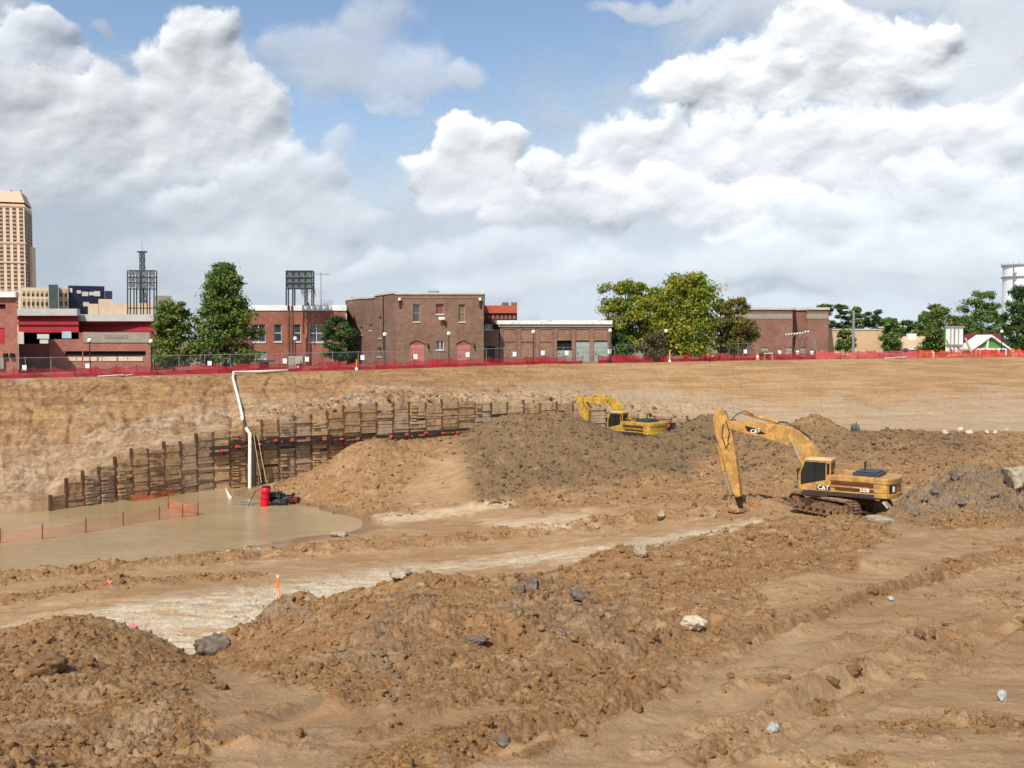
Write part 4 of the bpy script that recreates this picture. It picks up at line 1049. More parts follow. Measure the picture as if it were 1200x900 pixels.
    m = MB(); m.box(.3, 1.7, .5, 1.5, 1.06, 1.13); m.box(-.3, 1.9, -1.45, -.6, 1.36, 1.9); T(m).build('step', M_dark, root)
    if big:
        m = MB(); m.box(.15, .92, 1.472, 1.482, 1.42, 1.72); T(m).build('decal_patch', M_decal, root)
        lettering('lettering', 'CAT', .34, root, RT @ Vector((.53, 1.495, 1.57)), (R(90), 0, R(180)), M_white)
        m = MB(); m.prism([(.40,1.44),(.66,1.44),(.53,1.53)], 1.484, 1.492, 'y'); T(m).build('decal_triangle', yellow('decal_yellow', S(240,180,40)), root)
        lettering('lettering', '330B', .27, root, RT @ Vector((-1.78, 1.475, 1.59)), (R(90), 0, R(180)), M_white)
        # plate at the rear left corner
        m = MB(); a0 = [p for p in pts][11:15]
        (xa, ya), (xb, yb) = pts[10], pts[13]
        m.add([(xa*1.0-.02, ya*.99+.03, 1.55),(xb-.02, yb*.99+.03, 1.55),(xb-.02, yb*.99+.03, 1.93),(xa-.02, ya*.99+.03, 1.93)], [(0,1,2,3)]); 
        T(m).build('black_panel', M_decal, root)
        m = MB(); f0 = Vector((xa-.02, ya*.99+.03, 0)); f1 = Vector((xb-.02, yb*.99+.03, 0)); q0 = f0.lerp(f1, .22); q1 = f0.lerp(f1, .62); nn_ = Vector((f1.y-f0.y, -(f1.x-f0.x), 0)).normalized()
        if nn_.y < 0: nn_ = -nn_
        q0 += nn_*.012; q1 += nn_*.012
        m.add([(q0.x,q0.y,1.58),(q1.x,q1.y,1.58),(q1.x,q1.y,1.90),(q0.x,q0.y,1.90)], [(0,1,2,3)]); T(m).build('white_plate', M_white, root)
    # ---- boom and stick from given side outlines (x forward, z up)
    br = MB(); yc = arm.get('y', -.1)
    for poly, hw in arm['boom']: br.prism(poly, yc-hw, yc+hw, 'y')
    boom = br.build('boom', M_y, root, bevel=.03)
    for poly, hw in arm['stick']: 
        m = MB(); m.prism(poly, yc-hw, yc+hw, 'y'); st = m.build('stick', M_y, root, bevel=.03)
    for a, b_, c in arm['cyl']:
        m = MB(); m.tube([(a[0], yc+a[2], a[1]), (b_[0], yc+b_[2], b_[1])], .12, 12); cy = m.build('cylinder', M_y, root)
        m = MB(); m.tube([(b_[0], yc+b_[2], b_[1]), (c[0], yc+c[2], c[1])], .055, 10); m.build('rod', M_chrome, cy)
    for pl in arm['hose']:
        m = MB(); m.tube([(x, yc+y, z) for x, z, y in pl], .03, 6); m.build('hose', M_hose, root)
    # bucket
    bx, bz, s_, ang = arm['bucket']; ca, sa = math.cos(ang), math.sin(ang)
    def bp(x, z): return (bx+(x*ca-z*sa)*s_, bz+(x*sa+z*ca)*s_)
    prof = [(0,.1),(.35,.05),(.75,-.2),(.9,-.6),(.75,-1.0),(.35,-1.25),(-.1,-1.3),(-.15,-1.22),(.3,-1.15),(.62,-.9),(.75,-.55),(.6,-.25),(.3,-.1),(0,-.05)]
    m = MB(); m.prism([bp(*p) for p in prof], yc-.62, yc+.62, 'y')
    for y in (yc-.62, yc+.56): m.prism([bp(*p) for p in [(0,0),(.35,0),(.7,-.25),(.82,-.6),(.7,-.95),(.3,-1.2),(-.1,-1.28),(-.05,-.6)]], y+.001, y+.06, 'y')
    bk = m.build('bucket', M_trackm, root, bevel=.01)
    for k in range(5):
        y = yc-.52+1.04*k/4; m = MB(); m.prism([bp(-.08,-1.32),(bp(-.08,-1.18)),bp(-.42,-1.33)], y-.05, y+.05, 'y'); m.build('tooth', M_track, bk)
    if arm.get('logo'):
        (lx, lz), rot_, sz = arm['logo']
        hw = arm['boom'][0][1]
        ca, sa = math.cos(rot_), math.sin(rot_)
        m = MB(); q = [(-1.15,-.02),(-.4,-.24),(.85,-.24),(1.2,.24),(-.1,.24)]
        m.prism([(lx+(x*ca-z*sa)*sz, lz+(x*sa+z*ca)*sz) for x, z in q], yc+hw+.004, yc+hw+.010, 'y'); m.build('decal_patch', M_decal, boom)
        lettering('lettering', 'CAT', .52*sz/.8*.8, boom, (lx, yc+hw+.02, lz), (R(90), -rot_, R(180)), M_white)
        m = MB(); m.prism([(lx-.2*sz, lz-.20*sz),(lx+.2*sz, lz-.20*sz),(lx, lz-.06*sz)], yc+hw+.012, yc+hw+.018, 'y'); m.build('decal_triangle', yellow('decal_yellow', S(240,180,40)), boom)
    return root
class Side:
    """local side plane of a machine: photograph point -> (x forward, z up) on the plane y = lat"""
    def __init__(s, pos, theta): s.p = Vector(pos); s.f = Vector((-math.cos(theta), math.sin(theta), 0)); s.l = Vector((-math.sin(theta), -math.cos(theta), 0))
    def __call__(s, px, py, lat=-.1):
        d = ray(px, py); o = s.p+s.l*lat; k = o.dot(s.l)/d.dot(s.l); w = d*k-s.p
        return (w.dot(s.f), w.z)
p1 = at(986, 450, 57.5); p1.z = at(986, 604, 57.5).z+.22; TH = R(34)
s1 = Side(p1, TH)
def cr(x, y, lat=-.1): return s1(820+x/4.615, 460+y/4.615, lat)
boomp = [cr(165,152),cr(300,162),cr(430,172),(cr(500,186)),cr(545,207),cr(600,255),cr(640,312),cr(668,362),(1.0,2.35),(.35,1.75),(.35,2.1)]
under = [cr(575,375),cr(545,345),cr(515,300),cr(470,278),cr(380,252),cr(165,196),cr(150,182),cr(150,162)]
boomp = [cr(165,152),cr(300,162),cr(430,172),cr(500,186),cr(545,207),cr(600,255),cr(640,312),cr(668,362),(.15,2.0),(.15,1.45),(.6,1.45)]+under
stickp = [cr(96,92),cr(118,82),cr(140,110),cr(165,165),cr(178,215),cr(196,310),cr(208,400),cr(220,500),cr(226,560),cr(205,565),cr(190,545),cr(165,470),cr(122,320),cr(92,225),cr(76,140)]
arm1 = dict(y=-.1, boom=[(boomp, .26)], stick=[(stickp, .22)],
  cyl=[((*cr(430,162),0),(*cr(245,112),0),(*cr(118,92),0)), ((*cr(575,395),.42),(*cr(548,345),.42),(*cr(503,248),.42)), ((*cr(575,395),-.42),(*cr(548,345),-.42),(*cr(503,248),-.42)), ((*cr(102,290),0),(*cr(131,425),0),(*cr(165,545),0))],
  hose=[[(*cr(430,158),.12),(*cr(470,158),.14),(*cr(540,198),.14),(*cr(610,255),.14)],[(*cr(435,162),.0),(*cr(480,166),.0),(*cr(600,240),.0)],[(*cr(170,160),.2),(*cr(200,122),.2),(*cr(250,98),.2),(*cr(300,120),.2)],[(*cr(135,170),.26),(*cr(128,230),.26),(*cr(150,300),.26),(*cr(165,270),.26)],[(*cr(150,150),.26),(*cr(170,215),.27),(*cr(160,260),.27)]],
  bucket=(*cr(205,560), .75, R(-20)), logo=(cr(310,206), math.atan2(cr(420,235)[1]-cr(200,176)[1], cr(420,235)[0]-cr(200,176)[0])+math.pi, .62))
print('boom tip', cr(165,175), 'stick end', cr(210,560), 'cab top', s1(960,538,1.4), 'tail', s1(1052,560,1.0), 'cabfront', s1(937,560,1.4), 'deck', s1(985,586,1.4), 'roofdeck', s1(1000,557,1.4))
M_y1 = yellow('excavator_yellow', S(198,148,78))
excavator('large orange yellow excavator on crawler tracks with its long stick reaching down', p1, TH, R(62), M_y1, arm1, tilt=0)
# second machine beyond the central mound
p2 = at(742, 450, 94); p2.z = ground_z(p2.x, 94)+.0; p2.z = -10.1; TH2 = R(44); s2 = Side(p2, TH2)
def cs(x, y, lat=-.1): return s2(660+x/8.57, 450+y/8.57, lat)
print('second', cs(560,275,1.4), cs(920,400,1.), cs(190,105), cs(615,450,1.4))
b2 = [cs(215,140),cs(300,125),cs(430,132),cs(505,145),cs(560,185),cs(605,235),cs(640,300),(.2,1.9),(.15,1.45),(.6,1.45),cs(560,300),cs(520,280),cs(470,225),cs(400,205),cs(215,178)]
st2 = [cs(175,98),cs(205,105),cs(245,195),cs(268,270),cs(262,370),cs(225,400),cs(185,330),cs(155,200),cs(148,130)]
arm2 = dict(y=-.1, boom=[(b2,.26)], stick=[(st2,.24)], cyl=[((*cs(430,128),0),(*cs(310,112),0),(*cs(195,102),0)),((*cs(540,330),.42),(*cs(520,290),.42),(*cs(470,205),.42))],
  hose=[[(*cs(455,190),.3),(*cs(470,150),.3),(*cs(500,215),.3)],[(*cs(215,170),.3),(*cs(235,210),.3),(*cs(260,260),.3)]], bucket=(*cs(225,400), .8, R(-10)))
excavator('smaller bright yellow excavator half hidden behind the dark central mound', p2, TH2, R(40), yellow('bright_yellow', S(200,156,62), .45), arm2, big=False)
# ================================================================ rocks, boulders, loose clods
def ico(sub):
    bm = bmesh.new(); bmesh.ops.create_icosphere(bm, subdivisions=sub, radius=1); V = np.array([v.co[:] for v in bm.verts]); Fq = np.array([[v.index for v in f.verts] for f in bm.faces]); bm.free(); return V, Fq
def rockify(V, seed, rough=.28, facet=True):
    rg = np.random.default_rng(seed); W = V.copy()
    for k in range(9 if facet else 5):                # chip flat faces off a sphere
        n = rg.normal(size=3); n /= np.linalg.norm(n); d = rg.uniform(.55, .9); h = W@n; W = W-np.outer(np.clip(h-d, 0, None), n)
    nn = fbm(V[:,0]*2.3+seed*3.1, V[:,1]*2.3+V[:,2]*1.9, 4, seed)*rough + .5*rough*fbm(V[:,0]*5+seed, V[:,2]*5+V[:,1]*4, 3, seed+1)
    return W*(1+nn)[:,None]
V3, F3 = ico(4); V2, F2 = ico(2); V1, F1 = ico(1)
def stonemat(name, c1, c2):
    m, nt, b = newmat(name); co = nt.n('ShaderNodeTexCoord').outputs['Object']
    c = nt.mix(nt.ramp(nt.noise(co, 3., 6, .7, .4), .35, .65), c1, c2); c = nt.mix(nt.ramp(nt.noise(co, 14., 4, .7), .5, .75, 0, .5), c, tuple(v*.5 for v in c1))
    nt.t.links.new(c, b.inputs['Base Color']); b.inputs['Roughness'].default_value = .9; b.inputs['Specular IOR Level'].default_value = .2
    bp = nt.n('ShaderNodeBump', ins={'Strength': .7, 'Distance': .05, 'Height': nt.noise(co, 9., 6, .7)}); nt.t.links.new(bp.outputs[0], b.inputs['Normal']); return m
ST = dict(slate=stonemat('slate_clay', S(92,80,70), S(136,122,106)), pale=stonemat('pale_stone', S(186,168,142), S(214,198,174)), grey=stonemat('grey_stone', S(150,150,142), S(196,196,188)),
          brown=stonemat('brown_clay', S(108,80,54), S(140,108,74)), redb=stonemat('red_brown_stone', S(112,80,58), S(140,104,78)), conc=stonemat('broken_concrete', S(146,130,108), S(184,168,142)))
def rock(name, label, px, py, wpx, hpx, kind, seed, dims=None, cat='rock', group=None, rz=0, sink=.3, tilt=0):
    p = hit(px, py, True); s = wpx/F*p.y/2; hz = hpx/F*p.y/2*1.15
    W = rockify(V3, seed); W = W*np.array([s, s*.8, hz]) if dims is None else W*np.array(dims)
    o = np_mesh(name, W, F3, ST[kind], False); o.location = (p.x, p.y, p.z+hz*(1-sink)*.7); o.rotation_euler = (0, tilt, rz); tag(o, label, cat, group); return o
rock('boulder', 'big dark slate boulder at the foot of the clod heap beside the gravel track', 250, 760, 44, 27, 'slate', 3, tilt=-.35, sink=.7)
rock('boulder', 'rounded brown clay lump on the left foreground heap', 52, 786, 50, 26, 'brown', 4, tilt=.1)
rock('stone_slab', 'flat pale stone slab lying on the right flank of the middle heap', 812, 738, 34, 17, 'pale', 5)
rock('stone', 'small grey stone in the bottom foreground of the tracks', 905, 858, 15, 15, 'grey', 6)
rock('stone', 'upright grey stone at the right edge of the foreground', 1174, 823, 12, 17, 'grey', 7)
rock('stone', 'reddish brown stone on the churned ground right of the middle', 1022, 698, 15, 12, 'redb', 8)
rock('stone', 'small grey stone just right of the reddish brown one', 1044, 704, 9, 6, 'grey', 9)
rock('stone', 'red brown cobble on the right wheel track', 1078, 748, 13, 11, 'redb', 10)
rock('stone', 'dark brown cobble touching the red brown cobble on the track', 1091, 744, 13, 9, 'brown', 11)
rock('stone', 'larger dark clod of the pair in the right foreground', 1000, 790, 24, 13, 'brown', 12)
rock('stone', 'smaller dark clod of the pair in the right foreground', 974, 800, 20, 11, 'brown', 13)
rock('stone', 'pale rounded stone on top of the ridge right of the gravel track', 751, 652, 18, 18, 'conc', 14)
rock('stone', 'dark slate lump on top of the middle heap, larger of two', 624, 690, 18, 16, 'slate', 15)
rock('stone', 'dark slate lump on top of the middle heap, left of a larger one', 610, 695, 12, 13, 'slate', 16)
rock('stone', 'dark slate lump on the right shoulder of the middle heap', 678, 703, 20, 13, 'slate', 17)
rock('boulder', 'pale grey lump on the left crest of the middle heap', 470, 678, 28, 15, 'conc', 18)
rock('stone', 'slate lump half buried in the lower middle heap', 560, 752, 28, 11, 'slate', 20, sink=.7)
rock('stone', 'dark wet clod in the lower middle foreground', 573, 852, 13, 15, 'brown', 21)
rock('stone', 'brown grey clod right below the dark wet clod', 590, 875, 17, 16, 'slate', 22)
rock('stone', 'flat tan stone alone on the smooth wheel track', 681, 861, 16, 7, 'redb', 23)
rock('stone', 'red clod resting on the lower edge of the right heap', 766, 750, 14, 12, 'redb', 24)
rock('stone', 'small brown clod where the two tracks meet', 748, 834, 15, 11, 'brown', 25)
rock('stone', 'brown clod alone on the smooth mud at the lower left', 352, 862, 13, 10, 'brown', 26)
rock('stone', 'dark clod just above the smooth lower left mud patch', 260, 808, 20, 12, 'brown', 27)
rock('boulder', 'large grey boulder on the slate pile at the right edge', 1196, 572, 50, 34, 'conc', 28, sink=.1)
rock('boulder', 'grey lump leaning on top of the slate pile', 1120, 560, 16, 12, 'slate', 29, sink=.7)
rock('boulder', 'purple grey lump on the left shoulder of the slate pile', 1098, 580, 16, 12, 'slate', 30, sink=.7)
rock('boulder', 'grey lump at the lower middle of the slate pile', 1125, 593, 17, 10, 'slate', 31, sink=.7)
rock('boulder', 'dark lump at the left foot of the slate pile', 1072, 603, 14, 9, 'slate', 32, sink=.7)
for k, (px, py, w_, h_, lab) in enumerate([(1108,509,8,6,'leftmost pale block on the rear bench at right'),(1126,507,10,7,'biggest pale block on the rear bench at right'),(1136,508,8,5,'pale block just right of the biggest one on the bench'),(1156,508,6,4,'small pale block, left of a pair far on the bench'),(1166,508,7,5,'small pale block, right of a pair far on the bench'),(1180,506,6,5,'pale block farthest right on the bench')]):
    rock('stone_block', lab, px, py, w_, h_, 'pale', 40+k, group='pale blocks on the rear bench')
for k, (px, py, w_, h_, lab) in enumerate([(836,606,9,9,'largest stone of the row beside the haul road'),(775,606,9,8,'pale stone alone where the ridge meets the sand'),(397,629,22,8,'flat pale slab on the sand spit by the water'),(545,471,9,7,'grey rock on the rubble above the timber wall'),(390,470,9,5,'flat pale stone on the clay above the waler'),(410,467,10,6,'white stone high on the clay bank above the wall'),(700,620,7,5,'small stone on the ridge edge above the haul road')]):
    rock('stone', lab, px, py, w_, h_, 'conc', 60+k)
# broken concrete slabs beside the tracks of the big machine
def slab(label, px, py, L_, W_, T_, rz, tx, ty, kind='conc', name='concrete_slab', D=None, up=.1):
    p = hit(px, py, True) if D is None else onto(px, D); rg = random.Random(int(px)); m = MB()
    poly = [(-L_/2,-W_/2+rg.uniform(0,.2)),(0,-W_/2-rg.uniform(0,.15)),(L_/2,-W_/3),(L_/2-.2,W_/2),(-.1,W_/2+rg.uniform(-.1,.2)),(-L_/2+.1,W_/3)]
    m.prism(poly, -T_/2, T_/2, 'z'); o = m.build(name, ST[kind], None, bevel=.02); o.location = (p.x, p.y, p.z+up); o.rotation_euler = (tx, ty, rz); tag(o, label, 'slab'); return o
slab('long pale concrete slab tilted under the tail of the big excavator', 1022, 601, 2.3, .9, .2, .3, .25, -.2, up=.22)
slab('short broken concrete slab left of the long tilted one', 1010, 603, 1.3, .7, .18, -.4, -.2, .25, up=.15)
slab('thin broken concrete slab standing on edge behind the tail', 1040, 598, 1.5, .6, .12, 1.0, .8, .2, up=.25)
slab('flat concrete slab half buried below the excavator tail', 1030, 611, 1.2, .7, .15, .1, .1, .1, up=.1)
slab('orange plank lying on the sand below the big mound', 583, 590, 1.3, .2, .07, .15, 0, -.12, 'redb', 'plank', up=.12)
# clods and crumbs thrown over the ground
def scatter(name, n, mat_, sizes, region, seed, thr, base, kinds=9):
    rg = np.random.default_rng(seed); V0, F0 = base
    shapes = [rockify(V0, seed*7+k, .42, True) for k in range(kinds)]
    X = []; Y = []
    px = rg.uniform(region[0], region[1], n*4); py0, py1 = region[2], region[3]
    Yd = np.exp(rg.uniform(math.log(py0), math.log(py1), n*4)); x = (px-600)/F*Yd
    z, M = soil_surface(x, Yd); mask = thr(M, x, Yd); keep = rg.random(n*4) < mask
    idx = np.nonzero(keep)[0][:n]; x, Yd = x[idx], Yd[idx]; z, M = soil_surface(x, Yd); z = displace(x, Yd, z, M)
    s = sizes(rg, len(idx), Yd); Vs = []; Fs = []; off = 0; nv = len(V0)
    for k in range(kinds):
        q = np.nonzero(np.arange(len(idx)) % kinds == k)[0]; W = shapes[k]
        a = rg.uniform(0, 2*np.pi, len(q)); t = rg.uniform(-.8, .8, len(q)); ca, sa, ct, st = np.cos(a), np.sin(a), np.cos(t), np.sin(t)
        sc_ = s[q][:,None]*rg.uniform(.55, 1.35, (len(q), 3))*np.array([1,1,.75])
        P_ = W[None]*sc_[:,None,:]
        x1 = P_[...,0]*ct[:,None]+P_[...,2]*st[:,None]; z1 = -P_[...,0]*st[:,None]+P_[...,2]*ct[:,None]; y1 = P_[...,1]
        X2 = x1*ca[:,None]-y1*sa[:,None]+x[q][:,None]; Y2 = x1*sa[:,None]+y1*ca[:,None]+Yd[q][:,None]; Z2 = z1+z[q][:,None]+(s[q]*.05)[:,None]
        Vs.append(np.stack([X2, Y2, Z2], -1).reshape(-1,3)); Fs.append((F0[None]+(np.arange(len(q))*nv)[:,None,None]+off).reshape(-1,3)); off += len(q)*nv
    o = np_mesh(name, np.concatenate(Vs), np.concatenate(Fs), mat_, False); tag(o, kind='stuff'); return o
def clodmat(name, c1, c2, c3):
    m, nt, b = newmat(name); g = nt.n('ShaderNodeNewGeometry'); P = g.outputs['Position']; r_ = g.outputs['Random Per Island']
    c = nt.mix(nt.ramp(r_, 0, 1, 0, 1, False), c1, c2); c = nt.mix(nt.ramp(nt.noise(P, 9., 5, .7), .4, .7, 0, .7), c, c3); c = nt.mix(nt.ramp(nt.noise(P, 1.3, 4, .7), .5, .66, 0, .6), c, tuple(v*.62 for v in c1))
    nt.t.links.new(c, b.inputs['Base Color']); b.inputs['Roughness'].default_value = .95; b.inputs['Specular IOR Level'].default_value = .12
    bp = nt.n('ShaderNodeBump', ins={'Strength': .8, 'Distance': .04, 'Height': nt.noise(P, 22., 5, .7)}); nt.t.links.new(bp.outputs[0], b.inputs['Normal']); return m
MC = clodmat('clod_soil', S(126,92,56), S(160,122,78), S(142,106,65)); MC2 = clodmat('dark_clay_clods', S(92,76,56), S(126,104,78), S(108,88,66)); MC3 = clodmat('slate_clods', S(98,86,74), S(146,132,114), S(120,106,90))
pw = lambda a, b, k: (lambda rg, n, Y: (a+(b-a)*rg.random(n)**k)*np.clip(Y/22, .55, 1.5))
scatter('clods', 30000, MC, pw(.010,.10,5.5), (-120,1320,8.5,46), 1, lambda M,x,Y: np.clip(M['rough']*1.0-.08, 0, 1)*(1-M['slate']*.7)*(.28+.72*sstep(-.05, .40, fbm(x*.6, Y*.6, 3, 92))), (V2,F2))
scatter('clods', 3500, MC3, pw(.012,.11,4), (200,1320,15,60), 2, lambda M,x,Y: M['slate'], (V2,F2))
scatter('clods', 9000, MC2, pw(.03,.15,4), (300,1320,60,92), 3, lambda M,x,Y: np.clip(M['rough'], 0, 1)*np.clip(M['grey']+.15, 0, 1), (V1,F1))
scatter('clods', 6000, MC, pw(.03,.13,4), (-100,1320,42,90), 4, lambda M,x,Y: np.clip(M['rough'], 0, 1)*np.clip(1-M['grey'], 0, 1)*(1-M['slate']), (V1,F1))
scatter('crumbs', 14000, MC, pw(.006,.045,5), (-100,1320,8.5,30), 5, lambda M,x,Y: np.clip(.05+.9*sstep(.0,.45,fbm(x*.55, Y*.55, 4, 47, .6)), 0, 1)*(1-M['rough']), (V1,F1))
scatter('pebbles', 900, ST['conc'], pw(.006,.022,3), (-100,1320,8.5,30), 6, lambda M,x,Y: .5*np.ones(x.shape), (V1,F1))
scatter('rubble', 1500, MC, pw(.05,.22,4), (300,860,75,108), 7, lambda M,x,Y: M['up']*np.exp(-((M['t']-.1)/.1)**2), (V1,F1))
# ================================================================ buildings
def brick(name, c1, c2, mortar=None, sc_=1.):
    m, nt, b = newmat(name); L = nt.t.links
    P = nt.n('ShaderNodeNewGeometry').outputs['Position']
    sp = nt.n('ShaderNodeSeparateXYZ', ins={0: P})
    hv = nt.n('ShaderNodeCombineXYZ', ins={0: nt.math('ADD', sp.outputs[0], nt.math('MULTIPLY', sp.outputs[1], .6)), 1: sp.outputs[2]}).outputs[0]
    bt = nt.n('ShaderNodeTexBrick', ins={'Vector': hv, 'Color1': c1, 'Color2': c2, 'Mortar': mortar or tuple(v*1.25 for v in c1), 'Scale': 1.0, 'Mortar Size': .012, 'Brick Width': .42*sc_, 'Row Height': .16*sc_, 'Bias': 0.})
    n1 = nt.noise(P, .35, 6, .65, .3); n2 = nt.noise(P, 2.2, 5, .7)
    c = nt.mix(nt.ramp(n1, .35, .68, 0, .55), bt.outputs[0], tuple(v*.62 for v in c1))
    c = nt.mix(nt.ramp(n2, .45, .75, 0, .4), c, tuple(min(1, v*1.5) for v in c2))
    L.new(c, b.inputs['Base Color']); b.inputs['Roughness'].default_value = .9; b.inputs['Specular IOR Level'].default_value = .15
    return m
MB_red = brick('red_brick', S(144,90,74), S(158,102,86)); MB_brn = brick('brown_brick', S(124,96,80), S(140,110,92)); MB_brn2 = brick('tan_brown_brick', S(138,104,86), S(152,118,98))
MB_box = brick('smooth_brown_brick', S(134,98,82), S(144,106,90)); MB_blk = brick('stadium_brick', S(152,98,84), S(164,108,94))
M_redp = mat('red_wall_paint', S(168,50,52), .7, .08, .5); M_cap = mat('white_parapet', S(226,226,220), .6, .05, 1, dirt=S(170,166,156), dirtamt=.3)
M_capg = mat('grey_parapet', S(188,186,176), .7, .08, 1); M_conc = mat('grey_concrete', S(150,140,126), .85, .1, .8); M_tan = mat('tan_stucco', S(206,172,134), .9, .07, .5)
M_beige = mat('beige_wall', S(214,188,158), .9, .07, .3); M_dk = mat('dark_opening', S(30,27,25), .9, .1)
M_win, _nt, _b = newmat('window_glass'); _b.inputs['Base Color'].default_value = (*S(58,66,76), 1); _b.inputs['Roughness'].default_value = .12; _b.inputs['Specular IOR Level'].default_value = .7
M_frame = mat('window_frame', S(208,204,192), .6, .05); M_pinkdoor = mat('faded_red_door', S(182,104,98), .7, .12, 1.5); M_gdoor = mat('grey_green_door', S(150,158,150), .6, .1, 1)
M_greyp = mat('grey_door_paint', S(150,144,132), .6, .08, 1); M_steel = mat('dark_green_steel', S(50,58,58), .6, .1, 2); M_roof = mat('grey_roofing', S(120,116,110), .95, .1, .6)
class Wall:
    """a vertical wall through two photograph columns at given distances; maps photograph points to (s along, z)"""
    def __init__(w, px0, D0, px1, D1):
        w.A = at(px0, 450, D0); w.B = at(px1, 450, D1); w.A.z = w.B.z = 0; w.d = (w.B-w.A); w.L = w.d.length; w.d.normalize(); w.n = Vector((w.d.y, -w.d.x, 0))
    def pt(w, px, py):
        d = ray(px, py); k = w.A.dot(w.n)/d.dot(w.n); v = d*k; return ((v-w.A).dot(w.d), v.z)
    def P(w, s, z, out=0.): v = w.A+w.d*s+w.n*out; return Vector((v.x, v.y, z))
    def rect(w, px0, py0, px1, py1):
        s0, z1 = w.pt(px0, py0); s1, z0 = w.pt(px1, py1); return (min(s0,s1), max(s0,s1), min(z0,z1), max(z0,z1))
def wall_mesh(mb, w, z0, z1, ops, org, depth=.3, s0=0, s1=None):
    s1 = w.L if s1 is None else s1
    ss = sorted({s0, s1, *[o[0] for o in ops], *[o[1] for o in ops]}); zz = sorted({z0, z1, *[o[2] for o in ops], *[o[3] for o in ops]})
    ss = [s for s in ss if s0 <= s <= s1]; zz = [z for z in zz if z0 <= z <= z1]
    for a, b in zip(ss[:-1], ss[1:]):
        for c, d in zip(zz[:-1], zz[1:]):
            ms, mz = (a+b)/2, (c+d)/2
            if any(o[0] < ms < o[1] and o[2] < mz < o[3] for o in ops): continue
            mb.add([w.P(a,c)-org, w.P(b,c)-org, w.P(b,d)-org, w.P(a,d)-org], [(0,1,2,3)])
    for a, b, c, d in ops:
        q = [(a,c),(b,c),(b,d),(a,d)]
        for i in range(4):
            p, r = q[i], q[(i+1)%4]
            mb.add([w.P(*p)-org, w.P(*r)-org, w.P(r[0],r[1],-depth)-org, w.P(p[0],p[1],-depth)-org], [(0,1,2,3)])
def wbox(mb, w, s0, s1, z0, z1, o0, o1, org):
    v = [w.P(s0,z0,o0),w.P(s1,z0,o0),w.P(s1,z0,o1),w.P(s0,z0,o1),w.P(s0,z1,o0),w.P(s1,z1,o0),w.P(s1,z1,o1),w.P(s0,z1,o1)]
    return mb.add([p-org for p in v], [(0,3,2,1),(4,5,6,7),(0,1,5,4),(1,2,6,5),(2,3,7,6),(3,0,4,7)])
def window(root, w, r, kind='window', nx=2, ny=2, depth=.3, glass=None, fm=None):
    org = root.location; s0, s1, z0, z1 = r; m = MB(); t = .09
    wbox(m, w, s0, s1, z0, z0+t, -depth, -depth+.12, org); wbox(m, w, s0, s1, z1-t, z1, -depth, -depth+.12, org)
    for i in range(nx+1): x = s0+(s1-s0-t)*i/nx; wbox(m, w, x, x+t, z0+t, z1-t, -depth, -depth+.12, org)
    for j in range(1, ny): z = z0+(z1-z0)*j/ny; wbox(m, w, s0+t, s1-t, z-t/2, z+t/2, -depth+.001, -depth+.10, org)
    f = m.build(kind, fm or M_frame, root)
    m = MB(); m.add([w.P(s0,z0,-depth+.03)-org, w.P(s1,z0,-depth+.03)-org, w.P(s1,z1,-depth+.03)-org, w.P(s0,z1,-depth+.03)-org], [(0,1,2,3)]); m.build('pane', glass or M_win, f)
    m = MB(); wbox(m, w, s0-.1, s1+.1, z0-.14, z0-.002, -.02, .10, org); m.build('sill', M_capg, f)
def door(root, w, r, mt, arch=0, depth=.18, hood=None):
    org = root.location; s0, s1, z0, z1 = r; m = MB(); n = 8
    pts = [(s0,z0),(s1,z0),(s1,z1)] + ([(s0+(s1-s0)*(1-k/n), z1+arch*math.sin(math.pi*k/n)) for k in range(1, n)] if arch else []) + [(s0,z1)]
    f = [w.P(a,b,-depth)-org for a,b in pts]; g = [w.P(a,b,-depth+.07)-org for a,b in pts]; N = len(pts)
    m.add(f+g, [tuple(range(N)), tuple(range(2*N-1, N-1, -1))]+[(i, (i+1)%N, N+(i+1)%N, N+i) for i in range(N)])
    for k in range(1, 4): z = z0+(z1-z0)*k/4; wbox(m, w, s0, s1, z-.03, z+.03, -depth+.071, -depth+.10, org)
    d = m.build('door', mt, root)
    m = MB(); wbox(m, w, s0+.12*(s1-s0), s0+.12*(s1-s0)+.12, z0+1.0, z0+1.12, -depth+.07, -depth+.16, org); m.build('handle', M_dark, d)
    if hood:
        m = MB(); K = 8
        for k in range(K):
            a0, a1 = k/K, (k+1)/K; sx0 = s0-.12+(s1-s0+.24)*a0; sx1 = s0-.12+(s1-s0+.24)*a1
            za = z1+arch*math.sin(math.pi*a0); zb = z1+arch*math.sin(math.pi*a1)
            v = [w.P(sx0,za,0.003),w.P(sx1,zb,0.003),w.P(sx1,zb+.14,.003),w.P(sx0,za+.14,.003),w.P(sx0,za,.16),w.P(sx1,zb,.16),w.P(sx1,zb+.14,.16),w.P(sx0,za+.14,.16)]
            m.add([p-org for p in v], [(0,3,2,1),(4,5,6,7),(0,1,5,4),(1,2,6,5),(2,3,7,6),(3,0,4,7)])
        m.build('arch_hood', hood, root)
